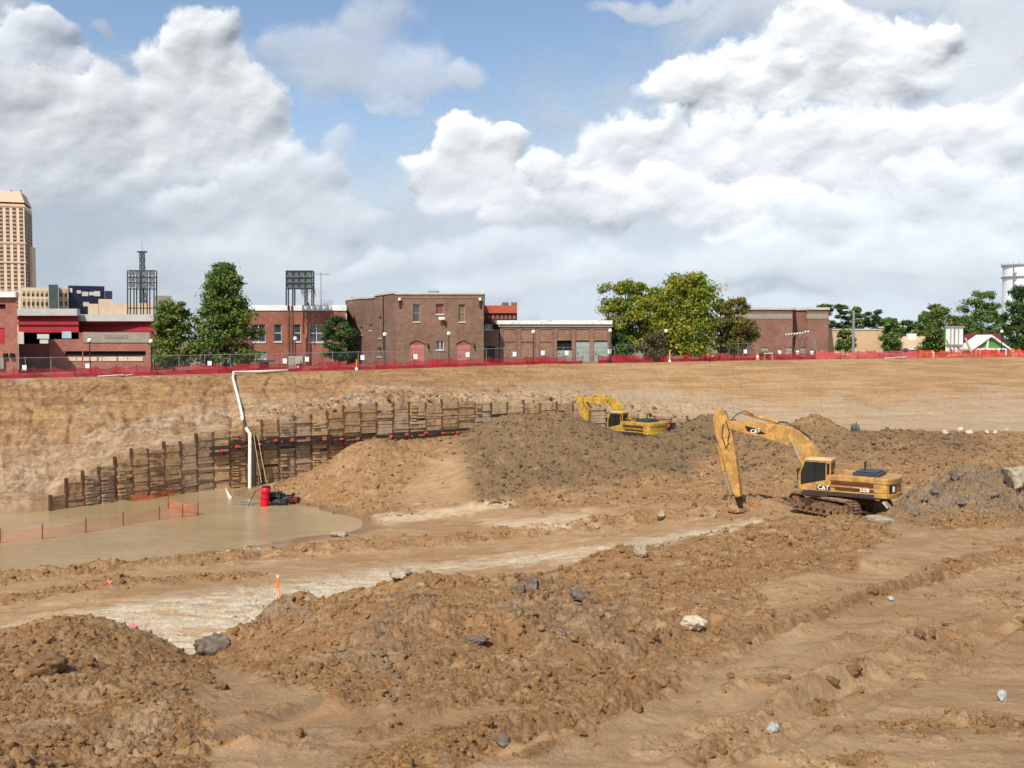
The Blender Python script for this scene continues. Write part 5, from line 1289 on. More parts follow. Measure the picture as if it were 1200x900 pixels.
def building(name, label, walls, mt, ztop, back=10, cap=None, capz=None, group=None, cat='building', zbase=None, roofm=None, capout=.12):
    """walls: [(px0,D0,px1,D1, ztop or None, [opening px rects])] in a chain, left to right; closes the back itself"""
    ws = [Wall(a,b,c,d) for a,b,c,d,*_ in walls]
    mid = ws[len(ws)//2]; org = mid.P(mid.L/2, 0); zb = zbase if zbase is not None else min(ground_z(w_.A.x, w_.A.y) for w_ in ws)-.3; org.z = zb
    root = empty(name, org); tag(root, label, cat, group)
    m = MB(); tops = []
    for w_, dd in zip(ws, walls):
        zt = dd[4] if dd[4] is not None else ztop
        tops.append(zt)
        ops = [w_.rect(*r) for r in dd[5]]
        wall_mesh(m, w_, zb, zt, ops, org)
    # sides, back and roof
    A, B = ws[0].A, ws[-1].B
    Ab = A*(1+back/A.y); Bb = B*(1+back/B.y); yb = max(Ab.y, Bb.y); Ab = Ab*(yb/Ab.y); Bb = Bb*(yb/Bb.y)
    def qd(a, b, zt): m.add([(a.x-org.x,a.y-org.y,zb-org.z),(b.x-org.x,b.y-org.y,zb-org.z),(b.x-org.x,b.y-org.y,zt-org.z),(a.x-org.x,a.y-org.y,zt-org.z)], [(0,1,2,3)])
    qd(Ab, A, tops[0]); qd(B, Bb, tops[-1]); qd(Bb, Ab, tops[-1])
    m.build('wall', mt, root)
    m = MB(); zr = min(tops)-.35
    ring = [A]+[w_.B for w_ in ws]+[Bb, Ab]
    m.add([(p.x-org.x, p.y-org.y, zr-org.z) for p in ring], [tuple(range(len(ring)))]); m.build('roof', roofm or M_roof, root)
    if cap:
        m = MB()
        for w_, zt in zip(ws, tops): wbox(m, w_, -.1, w_.L+.1, zt+.002, zt+(capz or .3), -.3, capout, org)
        for a, b, zt in ((Ab, A, tops[0]), (B, Bb, tops[-1])):
            m.bar(Vector((a.x,a.y,zt+(capz or .3)/2+.002))-org, Vector((b.x,b.y-.35 if b is A else b.y,zt+(capz or .3)/2+.002))-org, .3, (capz or .3)-.004)
        m.build('parapet', cap, root)
    return root, ws
def Z(px, py, D): return at(px, py, D).z

# red brick building with white roof edge
D = 132.; zt = Z(300,364,D)
wr = [(294,380,311,401),(321,380,330,400.5),(344,380,352.5,400.5),(362,380,379,401)]
low = [(297,412,312,421)]
r, ws = building('brick_building', 'red brick building with white roof edge and tall windows behind the green trees', [(262,D,406,D,None,wr+low)], MB_red, zt, 14, M_cap, .75, roofm=M_capg)
for q in wr: window(r, ws[0], ws[0].rect(*q), nx=2 if q[2]-q[0] > 12 else 1, ny=2)
window(r, ws[0], ws[0].rect(*low[0]), nx=3, ny=1, glass=mat('blue_glass', S(110,140,165), .3))
m = MB(); s0, z1 = ws[0].pt(303, 358); wbox(m, ws[0], s0, ws[0].L-.3, zt+.78, z1, -5, -.6, r.location); m.build('roof_coping', M_cap, r)
for q in [(315,411,342,428),(362,411,378,428),(383,411,399,428)]:
    m = MB(); a = ws[0].rect(*q); wbox(m, ws[0], a[0], a[1], a[2], a[3], -.02, .06, r.location); m.build('brick_panel', MB_red, r)
# two storey brown brick building
D = 122.; zt = Z(500,345,D)
wf = [(484,356.5,492,377),(511,356,520,368),(537.5,356.5,545,377),(511,399,520,410)]
dr = [(480.5,403,497,428.5),(535.5,403,551,428.5)]
ob = [(422,383,425,392),(432.5,380,435.5,387),(443.5,371,447,396),(442.5,407,447,418)]
z1_ = Z(407,352.5,141)
r, ws = building('brick_building', 'two storey brown brick building with two pink arched doors', [(407,141,428,133.9,Z(407,352,141),ob[:1]),(428,133.9,440,130,Z(428,350.5,133.9),ob[1:2]),(440,130,464,D,Z(452,345.5,126),ob[2:]),(464,D,567,D,zt,wf+dr)], MB_brn, zt, 20, M_capg, .22)
window(r, ws[3], ws[3].rect(*wf[0]), nx=1, ny=2, fm=M_conc); window(r, ws[3], ws[3].rect(*wf[2]), nx=1, ny=2, glass=mat('boarded_pane', S(126,106,88), .8), fm=M_conc)
window(r, ws[3], ws[3].rect(*wf[1]), nx=1, ny=1, glass=mat('bricked_pane', S(140,72,66), .9), fm=M_conc); window(r, ws[3], ws[3].rect(*wf[3]), nx=2, ny=1)
for k, q in enumerate(ob): i = (0,1,2,2)[k]; window(r, ws[i], ws[i].rect(*q), nx=1, ny=2, fm=M_conc)
for q in dr: door(r, ws[3], ws[3].rect(*q), M_pinkdoor, .45, .12, MB_blk)
for px in (506, 560):
    m = MB(); s, z = ws[3].pt(px-5, 403); wbox(m, ws[3], s, s+.12, z-.5, z+.1, .0, .45, r.location); m.build('wall_lamp', M_dark, r)
m = MB(); s, z = ws[3].pt(518, 373); wbox(m, ws[3], s-.38, s+.38, z-.18, z+.15, .35, .6, r.location); m.build('flood_lamp', M_cap, r)
m = MB(); m.bar(ws[3].P(s+.15, z-.1, .45)-r.location, ws[3].P(s+.55, z-1.2, .02)-r.location, .09); m.build('lamp_arm', M_dark, r)
for px in (468.5, 562.5):
    m = MB(); s, z = ws[3].pt(px, 350.5); wbox(m, ws[3], s-.15, s+.15, z-.18, z+.15, .2, .45, r.location); m.build('flood_lamp', M_cap, r)
    m = MB(); wbox(m, ws[3], s-.1, s+.18, z-1.0, z-.182, .0, .22, r.location); m.build('lamp_bracket', M_dark, r)
m = MB(); m.tube([ws[2].P(ws[2].L*.45, Z(451,346,127), .1)-r.location, ws[2].P(ws[2].L*.45, -3.6, .1)-r.location], .07, 6); m.build('drain_pipe', M_dark, r)
m = MB(); wbox(m, ws[3], .1, ws[3].L-.1, zt-.5, zt-.36, -.01, .06, r.location); m.build('string_course', MB_brn2, r)
for px, hh in ((479,.5),(492,.55),(509,.7),(430,.6)):
    pass
m = MB(); c = at(508, 350, 130); m.box(c.x-.7, c.x+.7, c.y-.6, c.y+.6, zt-.3, Z(508,341,130)); simple('roof_vent', 'small grey vent on the roof of the two storey brown building', 'roof vent', m, M_conc, bevel=.05)
m = MB(); c = at(430, 350, 140); m.box(c.x-2.2, c.x+1.2, c.y-.9, c.y+.9, Z(430,351,140)-.6, Z(430,351,140)+.3); simple('roof_vent', 'low green grey unit on the stepped left roof of the brown building', 'roof vent', m, mat('greenish_metal', S(128,140,126)), bevel=.05)
# link between buildings
r, ws = building('brick_annex', 'narrow brown link building between the two storey block and the garage', [(567.5,127,585,127,None,[(568,380,577,386),(569,406,580,424)])], MB_brn, Z(575,386,127), 9)
window(r, ws[0], ws[0].rect(568,380,577,386), nx=2, ny=1); door(r, ws[0], ws[0].rect(569,406,580,424), M_dk)
# red building behind with chequered band
D = 152.
r, ws = building('brick_building', 'red roofed building with dark chequered band behind the two storey block', [(560,D,606,D,None,[])], mat('chequer_brown', S(96,60,52), .9, .3, 3.), Z(580,367,D), 10)
s0,s1,z0,z1 = ws[0].rect(566,358,606,367); m = MB(); wbox(m, ws[0], s0, s1, z0+.003, z1, -3, .35, r.location); m.build('roof_band', mat('orange_red_tile', S(182,88,66), .8, .1), r)
for a, b in ((588,596),(599,606)):
    s0,s1,z0,z1 = ws[0].rect(a,354,b,358.2); m = MB(); wbox(m, ws[0], s0, s1, z0, z1, -2.4, -1, r.location); m.build('chimney', MB_brn, r)
for k in range(8):
    s0,s1,z0,z1 = ws[0].rect(567+k*4.9,368.5,569.6+k*4.9,374); m = MB(); wbox(m, ws[0], s0, s1, z0, z1, -.02, .08, r.location); m.build('brick_panel', MB_blk, r)
# garage
D = 127.; zt = Z(640,380,D)
gd = [(652.6,399,670,424),(674.4,399,691,424),(695.6,399,712,424)]
r, ws = building('garage', 'long single storey brown brick garage with three pale green doors', [(580,137,586,D,None,[]),(586,D,716,D,None,gd)], MB_brn2, zt, 12, M_cap, .5, capout=.35)
for i, q in enumerate(gd): 
    a = ws[1].rect(*q); door(r, ws[1], (a[0],a[1],a[2]+.0,a[3]-(1.3 if i == 0 else .15)), M_gdoor, 0, .25)
    m = MB(); m.add([ws[1].P(a[0],a[2],-.29)-r.location, ws[1].P(a[1],a[2],-.29)-r.location, ws[1].P(a[1],a[3],-.29)-r.location, ws[1].P(a[0],a[3],-.29)-r.location], [(0,1,2,3)]); m.build('interior_shade_sheet', M_dk, r)  # near-black sheet behind the door opening, inside shade put into its colour
for k in range(6):
    x0 = 588.5+k*21.3
    for (y0, y1) in ((384.5,397.5),(399.5,417)) if k < 3 else ((384.5,396.5),):
        a = ws[1].rect(x0, y0, x0+17.5, y1); m = MB(); t = .14
        wbox(m, ws[1], a[0], a[1], a[3]-t, a[3], .0, .08, r.location); wbox(m, ws[1], a[0], a[0]+t, a[2], a[3]-t-.002, .0, .07, r.location); wbox(m, ws[1], a[1]-t, a[1], a[2], a[3]-t-.002, .0, .07, r.location)
        m.build('brick_panel', MB_brn, r)
m = MB(); wbox(m, ws[1], -.2, ws[1].L+.2, zt-.35, zt-.004, -.01, .18, r.location); m.build('cornice', M_conc, r)
# smooth brick box
D = 152.; zt = Z(900,363,D)
bd = [(892,407,900,424),(920.5,407,928,424),(937,407,944,424)]
r, ws = building('brick_building', 'windowless brown brick box with pale band and three grey doors', [(848,D,928,D,None,bd[:2]),(928,D,929,D+2.5,None,[]),(929,D+2.5,945,D+2.5,None,[(937,407,944,424)]),(945,D+2.5,945.2,D,None,[]),(945.2,D,970,D,None,[])], MB_box, zt, 14, M_capg, .35, capout=.25)
for q, i in zip(bd, (0,0,2)): door(r, ws[i], ws[i].rect(*q), M_greyp)
for i, (x0, x1) in ((0,(848,928)),(4,(945.3,969.8))):
    a = ws[i].rect(x0, 367.5, x1, 373.5); m = MB(); wbox(m, ws[i], a[0], a[1], a[2], a[3], 0, .06, r.location); m.build('pale_band', M_conc, r)
    a = ws[i].rect(x0, 362.9, x1, 367.3); m = MB(); wbox(m, ws[i], a[0], a[1], a[2], a[3], 0, .05, r.location); m.build('dark_band', MB_brn, r)
# tan wall building
D = 168.
r, ws = building('tan_building', 'low tan windowless building behind the tall street light', [(960,D,1029,D,None,[]),(1029.2,D-.4,1034,D-.4,Z(1030,384.5,D),[])], M_tan, Z(1000,387,D), 12, M_capg, .25)
# gabled tan house
def gable(name, label, px0, px1, eave, ridge, D, depth, mw, mr, rx0, rx1, cat='house'):
    a = at(px0, eave, D); b = at(px1, eave, D); zr = at(px0, ridge, D+depth/2).z; zb = ground_z(a.x, D)-.2
    root = empty(name, ((a.x+b.x)/2, D+depth/2, zb)); tag(root, label, cat); o = root.location
    m = MB(); m.box(a.x-o.x, b.x-o.x, -depth/2, depth/2, 0, a.z-zb); m.build('wall', mw, root)
    r0 = at(rx0, ridge, D+depth/2).x-o.x; r1 = at(rx1, ridge, D+depth/2).x-o.x; x0 = a.x-o.x-.5; x1 = b.x-o.x+.5; e = a.z-zb; y = depth/2+.5
    m = MB(); m.add([(x0,-y,e-.15),(x1,-y,e-.15),(x1,y,e-.15),(x0,y,e-.15),(r0,0,zr-zb),(r1,0,zr-zb)], [(0,1,5,4),(1,2,5),(2,3,4,5),(3,0,4),(0,3,2,1)]); m.build('roof', mr, root); return root
g = gable('house', 'low house with wide tan hipped roof left of the round dark tree', 1047, 1096, 409, 394, 190, 12, M_conc, mat('tan_shingle', S(190,164,128), .9, .1), 1056, 1092)
m = MB(); c = at(1068, 393, 195); m.box(c.x-.8, c.x+.8, c.y-.6, c.y+.6, c.z-.9, c.z+.35); simple('roof_unit', 'small white air unit on the tan hipped roof', 'air unit', m, M_cap, bevel=.05)
for k, (px, w_) in enumerate(((1055,4.0),(1066,6.))):
    m = MB(); c = at(px, 409, 176); m.box(c.x-w_/4, c.x+w_/4, c.y-1, c.y+1, c.z-.10, c.z+.12); m.box(c.x-.05, c.x+.05, c.y-.05, c.y+.05, ground_z(c.x,c.y), c.z-.11); simple('canopy', ['narrow white canopy roof before the tan house','wider white canopy roof before the tan house'][k], 'canopy', m, M_cap)
gable('house', 'house with dark maroon roof behind the white gabled shelter', 1126, 1178, 411, 391, 186, 11, mat('white_siding', S(206,196,180), .8), mat('maroon_roof', S(110,40,52), .85, .12), 1133, 1172)
# gabled shelter
D = 158.; a = at(1140.5, 409, D); b = at(1181, 409, D); ap = at(1161, 394.5, D); zb = ground_z(a.x, D)-.1
root = empty('gabled_shelter', ((a.x+b.x)/2, D, zb)); tag(root, 'open shelter with white gable frame and green pediment before the maroon roof', 'shelter'); o = root.location
x0, x1, xm = a.x-o.x, b.x-o.x, ap.x-o.x; e = a.z-zb; h = ap.z-zb
m = MB(); dp = 5.
for s_, (p, q) in enumerate((((x0-.4,e-.25),(xm,h)),((xm,h),(x1+.4,e-.25)))): m.add([(p[0],-.4,p[1]),(q[0],-.4,q[1]),(q[0],dp,q[1]),(p[0],dp,p[1]),(p[0],-.4,p[1]+.3),(q[0],-.4,q[1]+.3),(q[0],dp,q[1]+.3),(p[0],dp,p[1]+.3)], [(0,1,2,3),(4,5,6,7),(0,1,5,4),(1,2,6,5),(2,3,7,6),(3,0,4,7)])
m.build('roof', M_cap, root)
m = MB(); m.bar((x0,0,e),(x1,0,e),.25); m.bar((xm-.6,0,e),(xm-.45,0,h-.25),.3,.3); m.build('gable_frame', M_cap, root)
m = MB(); m.add([(x0+.9,.15,e+.14),(x1-.5,.15,e+.14),(xm,.15,h-.12)], [(0,1,2)]); m.build('pediment', mat('green_panel', S(96,136,66), .7, .15), root)
for x in (x0+.4, x0+1.1, xm-.3, x1-1.5, x1-.3):
    m = MB(); m.box(x-.12, x+.12, -.12, .12, 0, e-.13); m.build('post', M_cap, root)
m = MB(); m.box(x0+.9, x1-1.2, 1.2, 1.35, 0, e*.82); m.build('back_wall', mat('red_panel', S(176,52,54), .7, .1), root)
# notice board sign
D = 157.; a = at(1108.5, 384, D); b = at(1128, 413.5, D); zb = ground_z(a.x, D)-.2
root = empty('sign_board', ((a.x+b.x)/2, D, zb)); tag(root, 'tall white double sign board in a dark timber frame near the shelter', 'sign board'); o = root.location; W_ = (b.x-a.x)/2; ht = a.z-zb; zm = Z(1118,404.5,D)-zb; zl = Z(1118,413,D)-zb
for (p, q, r0, r1) in ((-W_,-.12,zm+.12,ht),(.12,W_,zm+.12,ht),(-W_,-.12,zl,zm-.12),(.12,W_,zl,zm-.12)):
    m = MB(); m.box(p, q, -.05, .05, r0, r1); m.build('panel', M_cap, root)
m = MB(); 
for x in (-.5, 0, .5): m.box(x*W_*.9-.07, x*W_*.9+.07, -.16, -.055, 0 if x == 0 else zl, ht)
m.box(-W_, W_, -.26, -.162, zm-.1, zm+.1); m.box(-W_-.2, W_+.2, -.2, .2, ht+.002, ht+.25); m.bar((-W_, -.30, zm+.9), (-W_*.3, -.30, zl), .12); m.bar((W_*.2, -.30, zm), (W_, -.30, zl), .12)
m.build('frame', M_conc, root); m = MB(); m.box(-W_-.14, -W_-.002, -.1, .1, zm, ht); m.build('green_edge', mat('green_paint', S(90,160,70)), root)
m = MB(); c = at(1131, 396, D); e_ = at(1140, 410, D); m.bar(c, (e_.x, e_.y, ground_z(e_.x, D)), .25); simple('timber_brace', 'leaning pale timber brace right of the white sign board', 'brace', m, mat('pale_timber', S(196,168,124), .9))

# stadium group on the left
D = 112.
r, ws = building('brick_building', 'brick stadium block with white flat roof edge at the far left', [(-110,D,22,D,None,[(-10,356.5,6.5,362),(-12,384,6,403)])], MB_blk, Z(10,348.5,D), 10, M_cap, .6, capout=.5)
door(r, ws[0], ws[0].rect(-12,384,6,403), M_redp); a = ws[0].rect(-10,356.5,6.5,362); m = MB(); wbox(m, ws[0], a[0], a[1], a[2], a[3], -.29, -.25, r.location); m.build('window', M_dk, r)
m = MB(); a = ws[0].rect(-6,420,6,432); wbox(m, ws[0], a[0], a[1], a[2], a[3], 0, .3, r.location); m.build('grey_box', M_conc, r)
for px in (7, 15): m = MB(); s, z = ws[0].pt(px, 415); wbox(m, ws[0], s-.2, s+.2, z-.5, z+.1, 0, .3, r.location); m.build('wall_lamp', M_dk, r)
D = 128.
r, ws = building('stadium_stand', 'long deep red stadium wall under a pale roof edge', [(23,D,93.5,D,None,[]),(93.6,D+1.5,182,D+1.5,Z(130,376.5,D+1.5),[])], M_redp, Z(50,370,D), 14, M_capg, .9, capout=.6)
for q, ww in (((22,380.2,93.4,381.6),0),((94,388,182,390),1)):
    a = ws[ww].rect(*q); m = MB(); wbox(m, ws[ww], a[0], a[1], a[2], a[3], 0, .12, r.location); m.build('dark_trim', mat('dark_red', S(96,30,32), .8), r)
for k, q in enumerate([(22.5,389,28.5,403),(44,391.5,58,397),(47,398,57,402.5),(73,388.5,84,396.5)]):
    a = ws[0].rect(*q); m = MB(); wbox(m, ws[0], a[0], a[1], a[2], a[3], .0, .12, r.location); m.build('sign_panel', M_frame if k != 3 else mat('pale_blue_panel', S(176,196,206), .5), r)
D = 119.
slot = (76,411.5,171,417.5)
r, ws = building('stadium_ramp', 'low brown brick stadium ramp with grey panel and long dark slot', [(23,D+1,58,D+1,Z(40,403,D),[]),(58.2,D,97,D,Z(70,397.5,D),[(76,411.5,96.8,417.5)]),(97.2,D,178,D,Z(130,389,D),[(97.4,411.5,171,417.5)])], MB_blk, 0, 8)
a = ws[2].rect(98,389.6,176,401.5); m = MB(); wbox(m, ws[2], a[0], a[1], a[2], a[3], .0, .1, r.location); m.build('concrete_panel', M_conc, r)
a = ws[2].rect(123,392.5,150,396.5); m = MB(); wbox(m, ws[2], a[0], a[1], a[2], a[3], .102, .14, r.location); m.build('sign_panel', mat('concrete_dark', S(136,126,112)), r)
for q in [(80,418.2,96.5,423),(98,418.2,114,423),(116,418.2,137,423),(139,418.2,168,423)]:
    i = 1 if q[0] < 97 else 2; a = ws[i].rect(*q); m = MB(); wbox(m, ws[i], a[0], a[1], a[2], a[3], .0, .1, r.location); m.build('pale_panel', M_beige, r)
for ww in (1, 2):
    a = ws[ww].rect(*((76,411,96.8,418) if ww == 1 else (97.4,411,171,418))); m = MB(); m.add([ws[ww].P(a[0],a[2],-.29)-r.location, ws[ww].P(a[1],a[2],-.29)-r.location, ws[ww].P(a[1],a[3],-.29)-r.location, ws[ww].P(a[0],a[3],-.29)-r.location], [(0,1,2,3)]); m.build('interior_shade_sheet', M_dk, r)  # black-brown sheet closes the slot, its shade painted as colour
# downtown, far
M_cream = mat('cream_stone', S(226,206,172), .9, .06, .02); M_purple = mat('shaded_side_stone', S(226,196,170), .9, .06, .02); M_pinkroof = mat('pink_stone', S(222,182,154), .85, .05, .02)
M_strip, _nt, _b = newmat('window_strip'); _P = _nt.n('ShaderNodeNewGeometry').outputs['Position']; _z = _nt.n('ShaderNodeSeparateXYZ', ins={0: _P}).outputs[2]
_nt.t.links.new(_nt.mix(_nt.ramp(_nt.math('FRACT', _nt.math('MULTIPLY', _z, 1/3.6)), .42, .5, 0, 1, False), S(70,50,50), S(188,150,124)), _b.inputs['Base Color'])
def block(name, label, px0, px1, top, D, depth, mt, z0=-6, strips=0, cat='building', rx=None, strip_rows=None, sm=None, right=None, turn=0.):
    a = at(px0, top, D); b = at(px1, top, D); cx = (a.x+b.x)/2; ang = -math.atan2(cx, D)-turn; cs_ = math.cos(math.atan2(cx, D)); W_ = (b.x-a.x)/2*cs_/max(.5, math.cos(turn))
    root = empty(name, (cx+depth/2*-math.sin(ang), D+depth/2*math.cos(ang), z0), ang); tag(root, label, cat); o = root.location
    m = MB(); m.box(-W_, W_, -depth/2, depth/2, 0, a.z-z0); m.build('wall', mt, root)
    for (p0, p1) in (strip_rows or [(top+2, 400)]):
        zt_, zb_ = Z(px0,p0,D)-z0, max(0, Z(px0,p1,D)-z0)
        for k in range(strips):
            x = -W_+2*W_*(k+.5)/strips; ww = W_/strips*.52
            m = MB(); m.box(x-ww, x+ww, -depth/2-.15*D/400, -depth/2+.2, zb_, zt_); m.build('window_bay', sm or M_strip, root)
    return root
tw = block('skyscraper', 'tall cream art deco skyscraper with pink crown at the far left', -52, 28.5, 238, 900, 44, M_cream, -6, 10, 'skyscraper', strip_rows=[(242,282),(286,305),(308,340),(343,380)], turn=R(10))
o = tw.location; a = at(-52,236,900); b = at(28.5,236,900); W_ = (b.x-a.x)/2*.895/.985; zt = Z(0,236,900)+6; zc = Z(0,222,900)+6
m = MB(); m.add([(-W_,-22,zt+.1),(W_,-22,zt+.1),(W_,22,zt+.1),(-W_,22,zt+.1),(-W_+5,-17,zc),(W_-4,-17,zc),(W_-4,17,zc),(-W_+5,17,zc)], [(0,1,5,4),(1,2,6,5),(2,3,7,6),(3,0,4,7),(4,5,6,7)]); m.build('crown', M_pinkroof, tw)
for py in (240, 283.5, 306.5): m = MB(); z = Z(0,py,900)+6; m.box(-W_-.5, W_+.5, -22.6, -22.0, z-.9, z+.9); m.build('cornice', M_pinkroof, tw)
for k in range(5): m = MB(); x = W_-3+.0*k; m.box(W_+.002, W_+.25, -19+k*8.5, -15+k*8.5, 8, zt-6); m.build('side_bay', M_strip, tw)
m = MB(); m.box(W_+.01, W_+2.5, 0, 20, 0, Z(0,285,900)+6); m.build('wing', M_cream, tw)
m = MB(); m.tube([(W_-14,0,zc),(W_-14,0,zc+3)], 1.0, 6); m.tube([(W_-6,0,zc),(W_-6,0,zc+4)], .5, 6); m.build('roof_mast', M_dark, tw)
block('office_building', 'cream office block with rows of tall windows right of the skyscraper', 25, 57, 337, 420, 20, M_cream, -6, 6, strip_rows=[(341,347),(350,370)])
block('office_building', 'narrow dark grey green glass slab between two cream blocks', 57, 68, 333.5, 410, 16, mat('grey_green_glass', S(84,96,92), .4, .15, .05), -6)
block('office_building', 'narrow tan block just left of the dark blue glass building', 68.5, 80, 337, 415, 16, M_beige, -6, 2)
gb = block('glass_building', 'dark navy glass office building with painted white cloud reflections', 80, 122.5, 335, 430, 22, mat('navy_glass', S(34,36,66), .25, .1, .05), -6)
gw = (at(122.5,335,430).x-at(80,335,430).x)/2*.93
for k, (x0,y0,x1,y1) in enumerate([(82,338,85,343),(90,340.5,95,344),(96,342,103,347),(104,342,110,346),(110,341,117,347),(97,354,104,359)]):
    m = MB(); p = at(x0,y0,430); q = at(x1,y1,430); o = gb.location; m.box(-gw+2*gw*(x0-80)/42.5, -gw+2*gw*(x1-80)/42.5, -11.25, -11.05, q.z-o.z, p.z-o.z); m.build('painted_reflection', M_frame, gb)  # white panels on the glass, painted stand-ins for cloud reflections
block('office_building', 'small dark rounded block right of the navy glass building', 122.7, 131.5, 341, 425, 16, mat('dark_blue_block', S(56,50,72), .5, .15, .1), -6)
for (x0,x1,t,lab) in [(103,115,356,'low beige building, leftmost step under the navy glass block'),(115.3,132,350.5,'beige building with the tallest step behind the stadium roof'),(132.3,149,356.5,'beige building step directly left of the lattice light rack'),(149.3,180,355,'long beige building behind the left light rack')]:
    block('beige_building', lab, x0, x1, t, 300, 14, M_beige, -6, 0)
for (x0,y0) in ((106,362),(128,366),(143,361),(170,362),(176,365)): pass
block('grey_building', 'square grey brown building right of the left light rack', 181.5, 201, 346.5, 290, 14, mat('grey_brown_wall', S(148,134,122), .9, .08, .2), -6, 0)
block('roof_unit', 'pale grey roof unit on the red brick building near the mast', 378, 390, 351, 138, 2, mat('pale_metal', S(168,172,172), .5), Z(380,359,138), 0, 'air unit')
# lattice antenna tower far behind
D = 500.; a = at(166.5, 296, D); zb = -6; root = empty('antenna_tower', (a.x, D, zb)); tag(root, 'thin grey lattice antenna tower rising behind the left light rack', 'antenna tower'); H = a.z-zb
m = MB(); w0, w1 = 3.0, 1.7
for k in range(14):
    f0, f1 = k/14, (k+1)/14; a0 = w0+(w1-w0)*f0; a1 = w0+(w1-w0)*f1; z0, z1 = H*f0, H*f1
    for sx_, sy_ in ((-1,-1),(1,-1),(1,1),(-1,1)): m.bar((sx_*a0/2*1.,sy_*a0/2,z0),(sx_*a1/2,sy_*a1/2,z1),.36)
    for sy_ in (-1,1): m.bar((-a0/2,sy_*a0/2,z0),(a1/2,sy_*a1/2,z1),.24); m.bar((a0/2,sy_*a0/2,z0),(-a1/2,sy_*a1/2,z1),.24); m.bar((-a1/2,sy_*a1/2,z1),(a1/2,sy_*a1/2,z1),.22)
m.build('lattice', M_steel, root); m = MB(); m.box(-2.2,2.2,-1,1,H,H+.7); m.build('platform', M_steel, root); m = MB(); m.tube([(0,0,H),(0,0,H+6.5)], [.22,.08], 6); m.build('spire', M_galv, root)
# light racks
def rack(label, cols, rows, D, bottoms, posts, pm, lamps=True):
    a = at(cols[0], rows[0], D); base = min(Z(cols[0], b_, D) for b_ in bottoms); root = empty('light_rack', (at((cols[0]+cols[-1])/2,450,D).x, D, base)); tag(root, label, 'light rack'); o = root.location
    m = MB()
    for px, bt in zip(cols, bottoms):
        for dy in (0, 1.2): m.bar(at(px, rows[0], D)-o+Vector((0,dy,0)), at(px, bt, D)-o+Vector((0,dy,0)), .16)
    for py in rows:
        for dy in (0, 1.2): m.bar(at(cols[0], py, D)-o+Vector((0,dy,0)), at(cols[-1], py, D)-o+Vector((0,dy,0)), .12)
        for px in cols: p = at(px, py, D)-o; m.bar(p, p+Vector((0,1.2,0)), .1)
    m.build('frame', M_steel, root)
    for i in range(len(cols)-1):
        for j in range(min(len(rows)-1, 3)):
            c = at((cols[i]+cols[i+1])/2, (rows[j]+rows[j+1])/2-.5, D)-o
            m = MB(); m.tube([c+Vector((0,.1,0)), c+Vector((0,.55,.1))], [.42,.18], 12); m.build('lamp', mat('lamp_grey', S(120,126,128), .4), root)
    for px, y1 in posts:
        m = MB(); p = at(px, y1, D)-o; q = Vector((p.x, p.y, ground_z(p.x+o.x, D)-.2-o.z)); m.tube([p+Vector((0,.6,0)), q+Vector((0,.6,0))], .17, 8); m.build('post', pm, root)
    return root
rack('dark steel light rack above the beige building left of the trees', [149.5,157,165,172.5,180.5], [317,324.5,331,338.5,361], 165, [372,372,372,372,372], [], M_rust)
rack('dark steel light rack on two rusty posts before the red brick building', [335.5,343,350,357.5,365.5], [317.5,325,331.5,338], 128, [358,358,338,358,358], [(337,358),(341.2,358)], M_rust)
# satellite dish on the roof
D = 137.; c = at(361, 345.5, D); root = empty('satellite_dish', (c.x, D, Z(361,361,D))); tag(root, 'large pale mesh satellite dish on the roof behind the right light rack', 'satellite dish'); o = root.location
V = []; F_ = []; n = 20; rings = 5; ax = Vector((.75,-.55,.38)).normalized(); u = ax.cross(Vector((0,0,1))).normalized(); v_ = u.cross(ax)
cc = Vector((0,0,c.z-o.z))
for i in range(rings+1):
    rr = 1.55*i/rings
    for k in range(n): t = 2*math.pi*k/n; V.append(cc+u*rr*math.cos(t)+v_*rr*math.sin(t)+ax*(rr*rr*.16))
for i in range(rings):
    for k in range(n): F_.append((i*n+k, i*n+(k+1)%n, (i+1)*n+(k+1)%n, (i+1)*n+k))
dm = mat('dish_mesh', S(196,198,196), .6, .06); m = MB(); m.add(V, F_); d_ = m.build('reflector', dm, root)
m = MB(); 
for k in (0, 7, 13): t = 2*math.pi*k/n; m.bar(cc+u*1.55*math.cos(t)+v_*1.55*math.sin(t)+ax*.38, cc+ax*1.4, .05)
m.build('feed_arm', M_dark, root); m = MB(); m.tube([(0,.2,0),cc-ax*.1], .14, 8); m.build('stand', M_dark, root)
D = 139.; c = at(376, 321, D); root = empty('antenna_mast', (c.x, D, Z(376,361,D))); tag(root, 'thin mast with flat aerial on the red brick building roof', 'antenna'); o = root.location
m = MB(); m.tube([(0,0,0),(0,0,c.z-o.z+.2)], .06, 6); m.build('mast', M_galv, root); m = MB(); h = c.z-o.z; m.bar((-1.1,0,h+.05),(1.2,0,h-.15),.08)
for k in range(7): x = -1+.33*k; m.bar((x,-.4,h),(x,.4,h),.04)
m.build('aerial', M_galv, root)
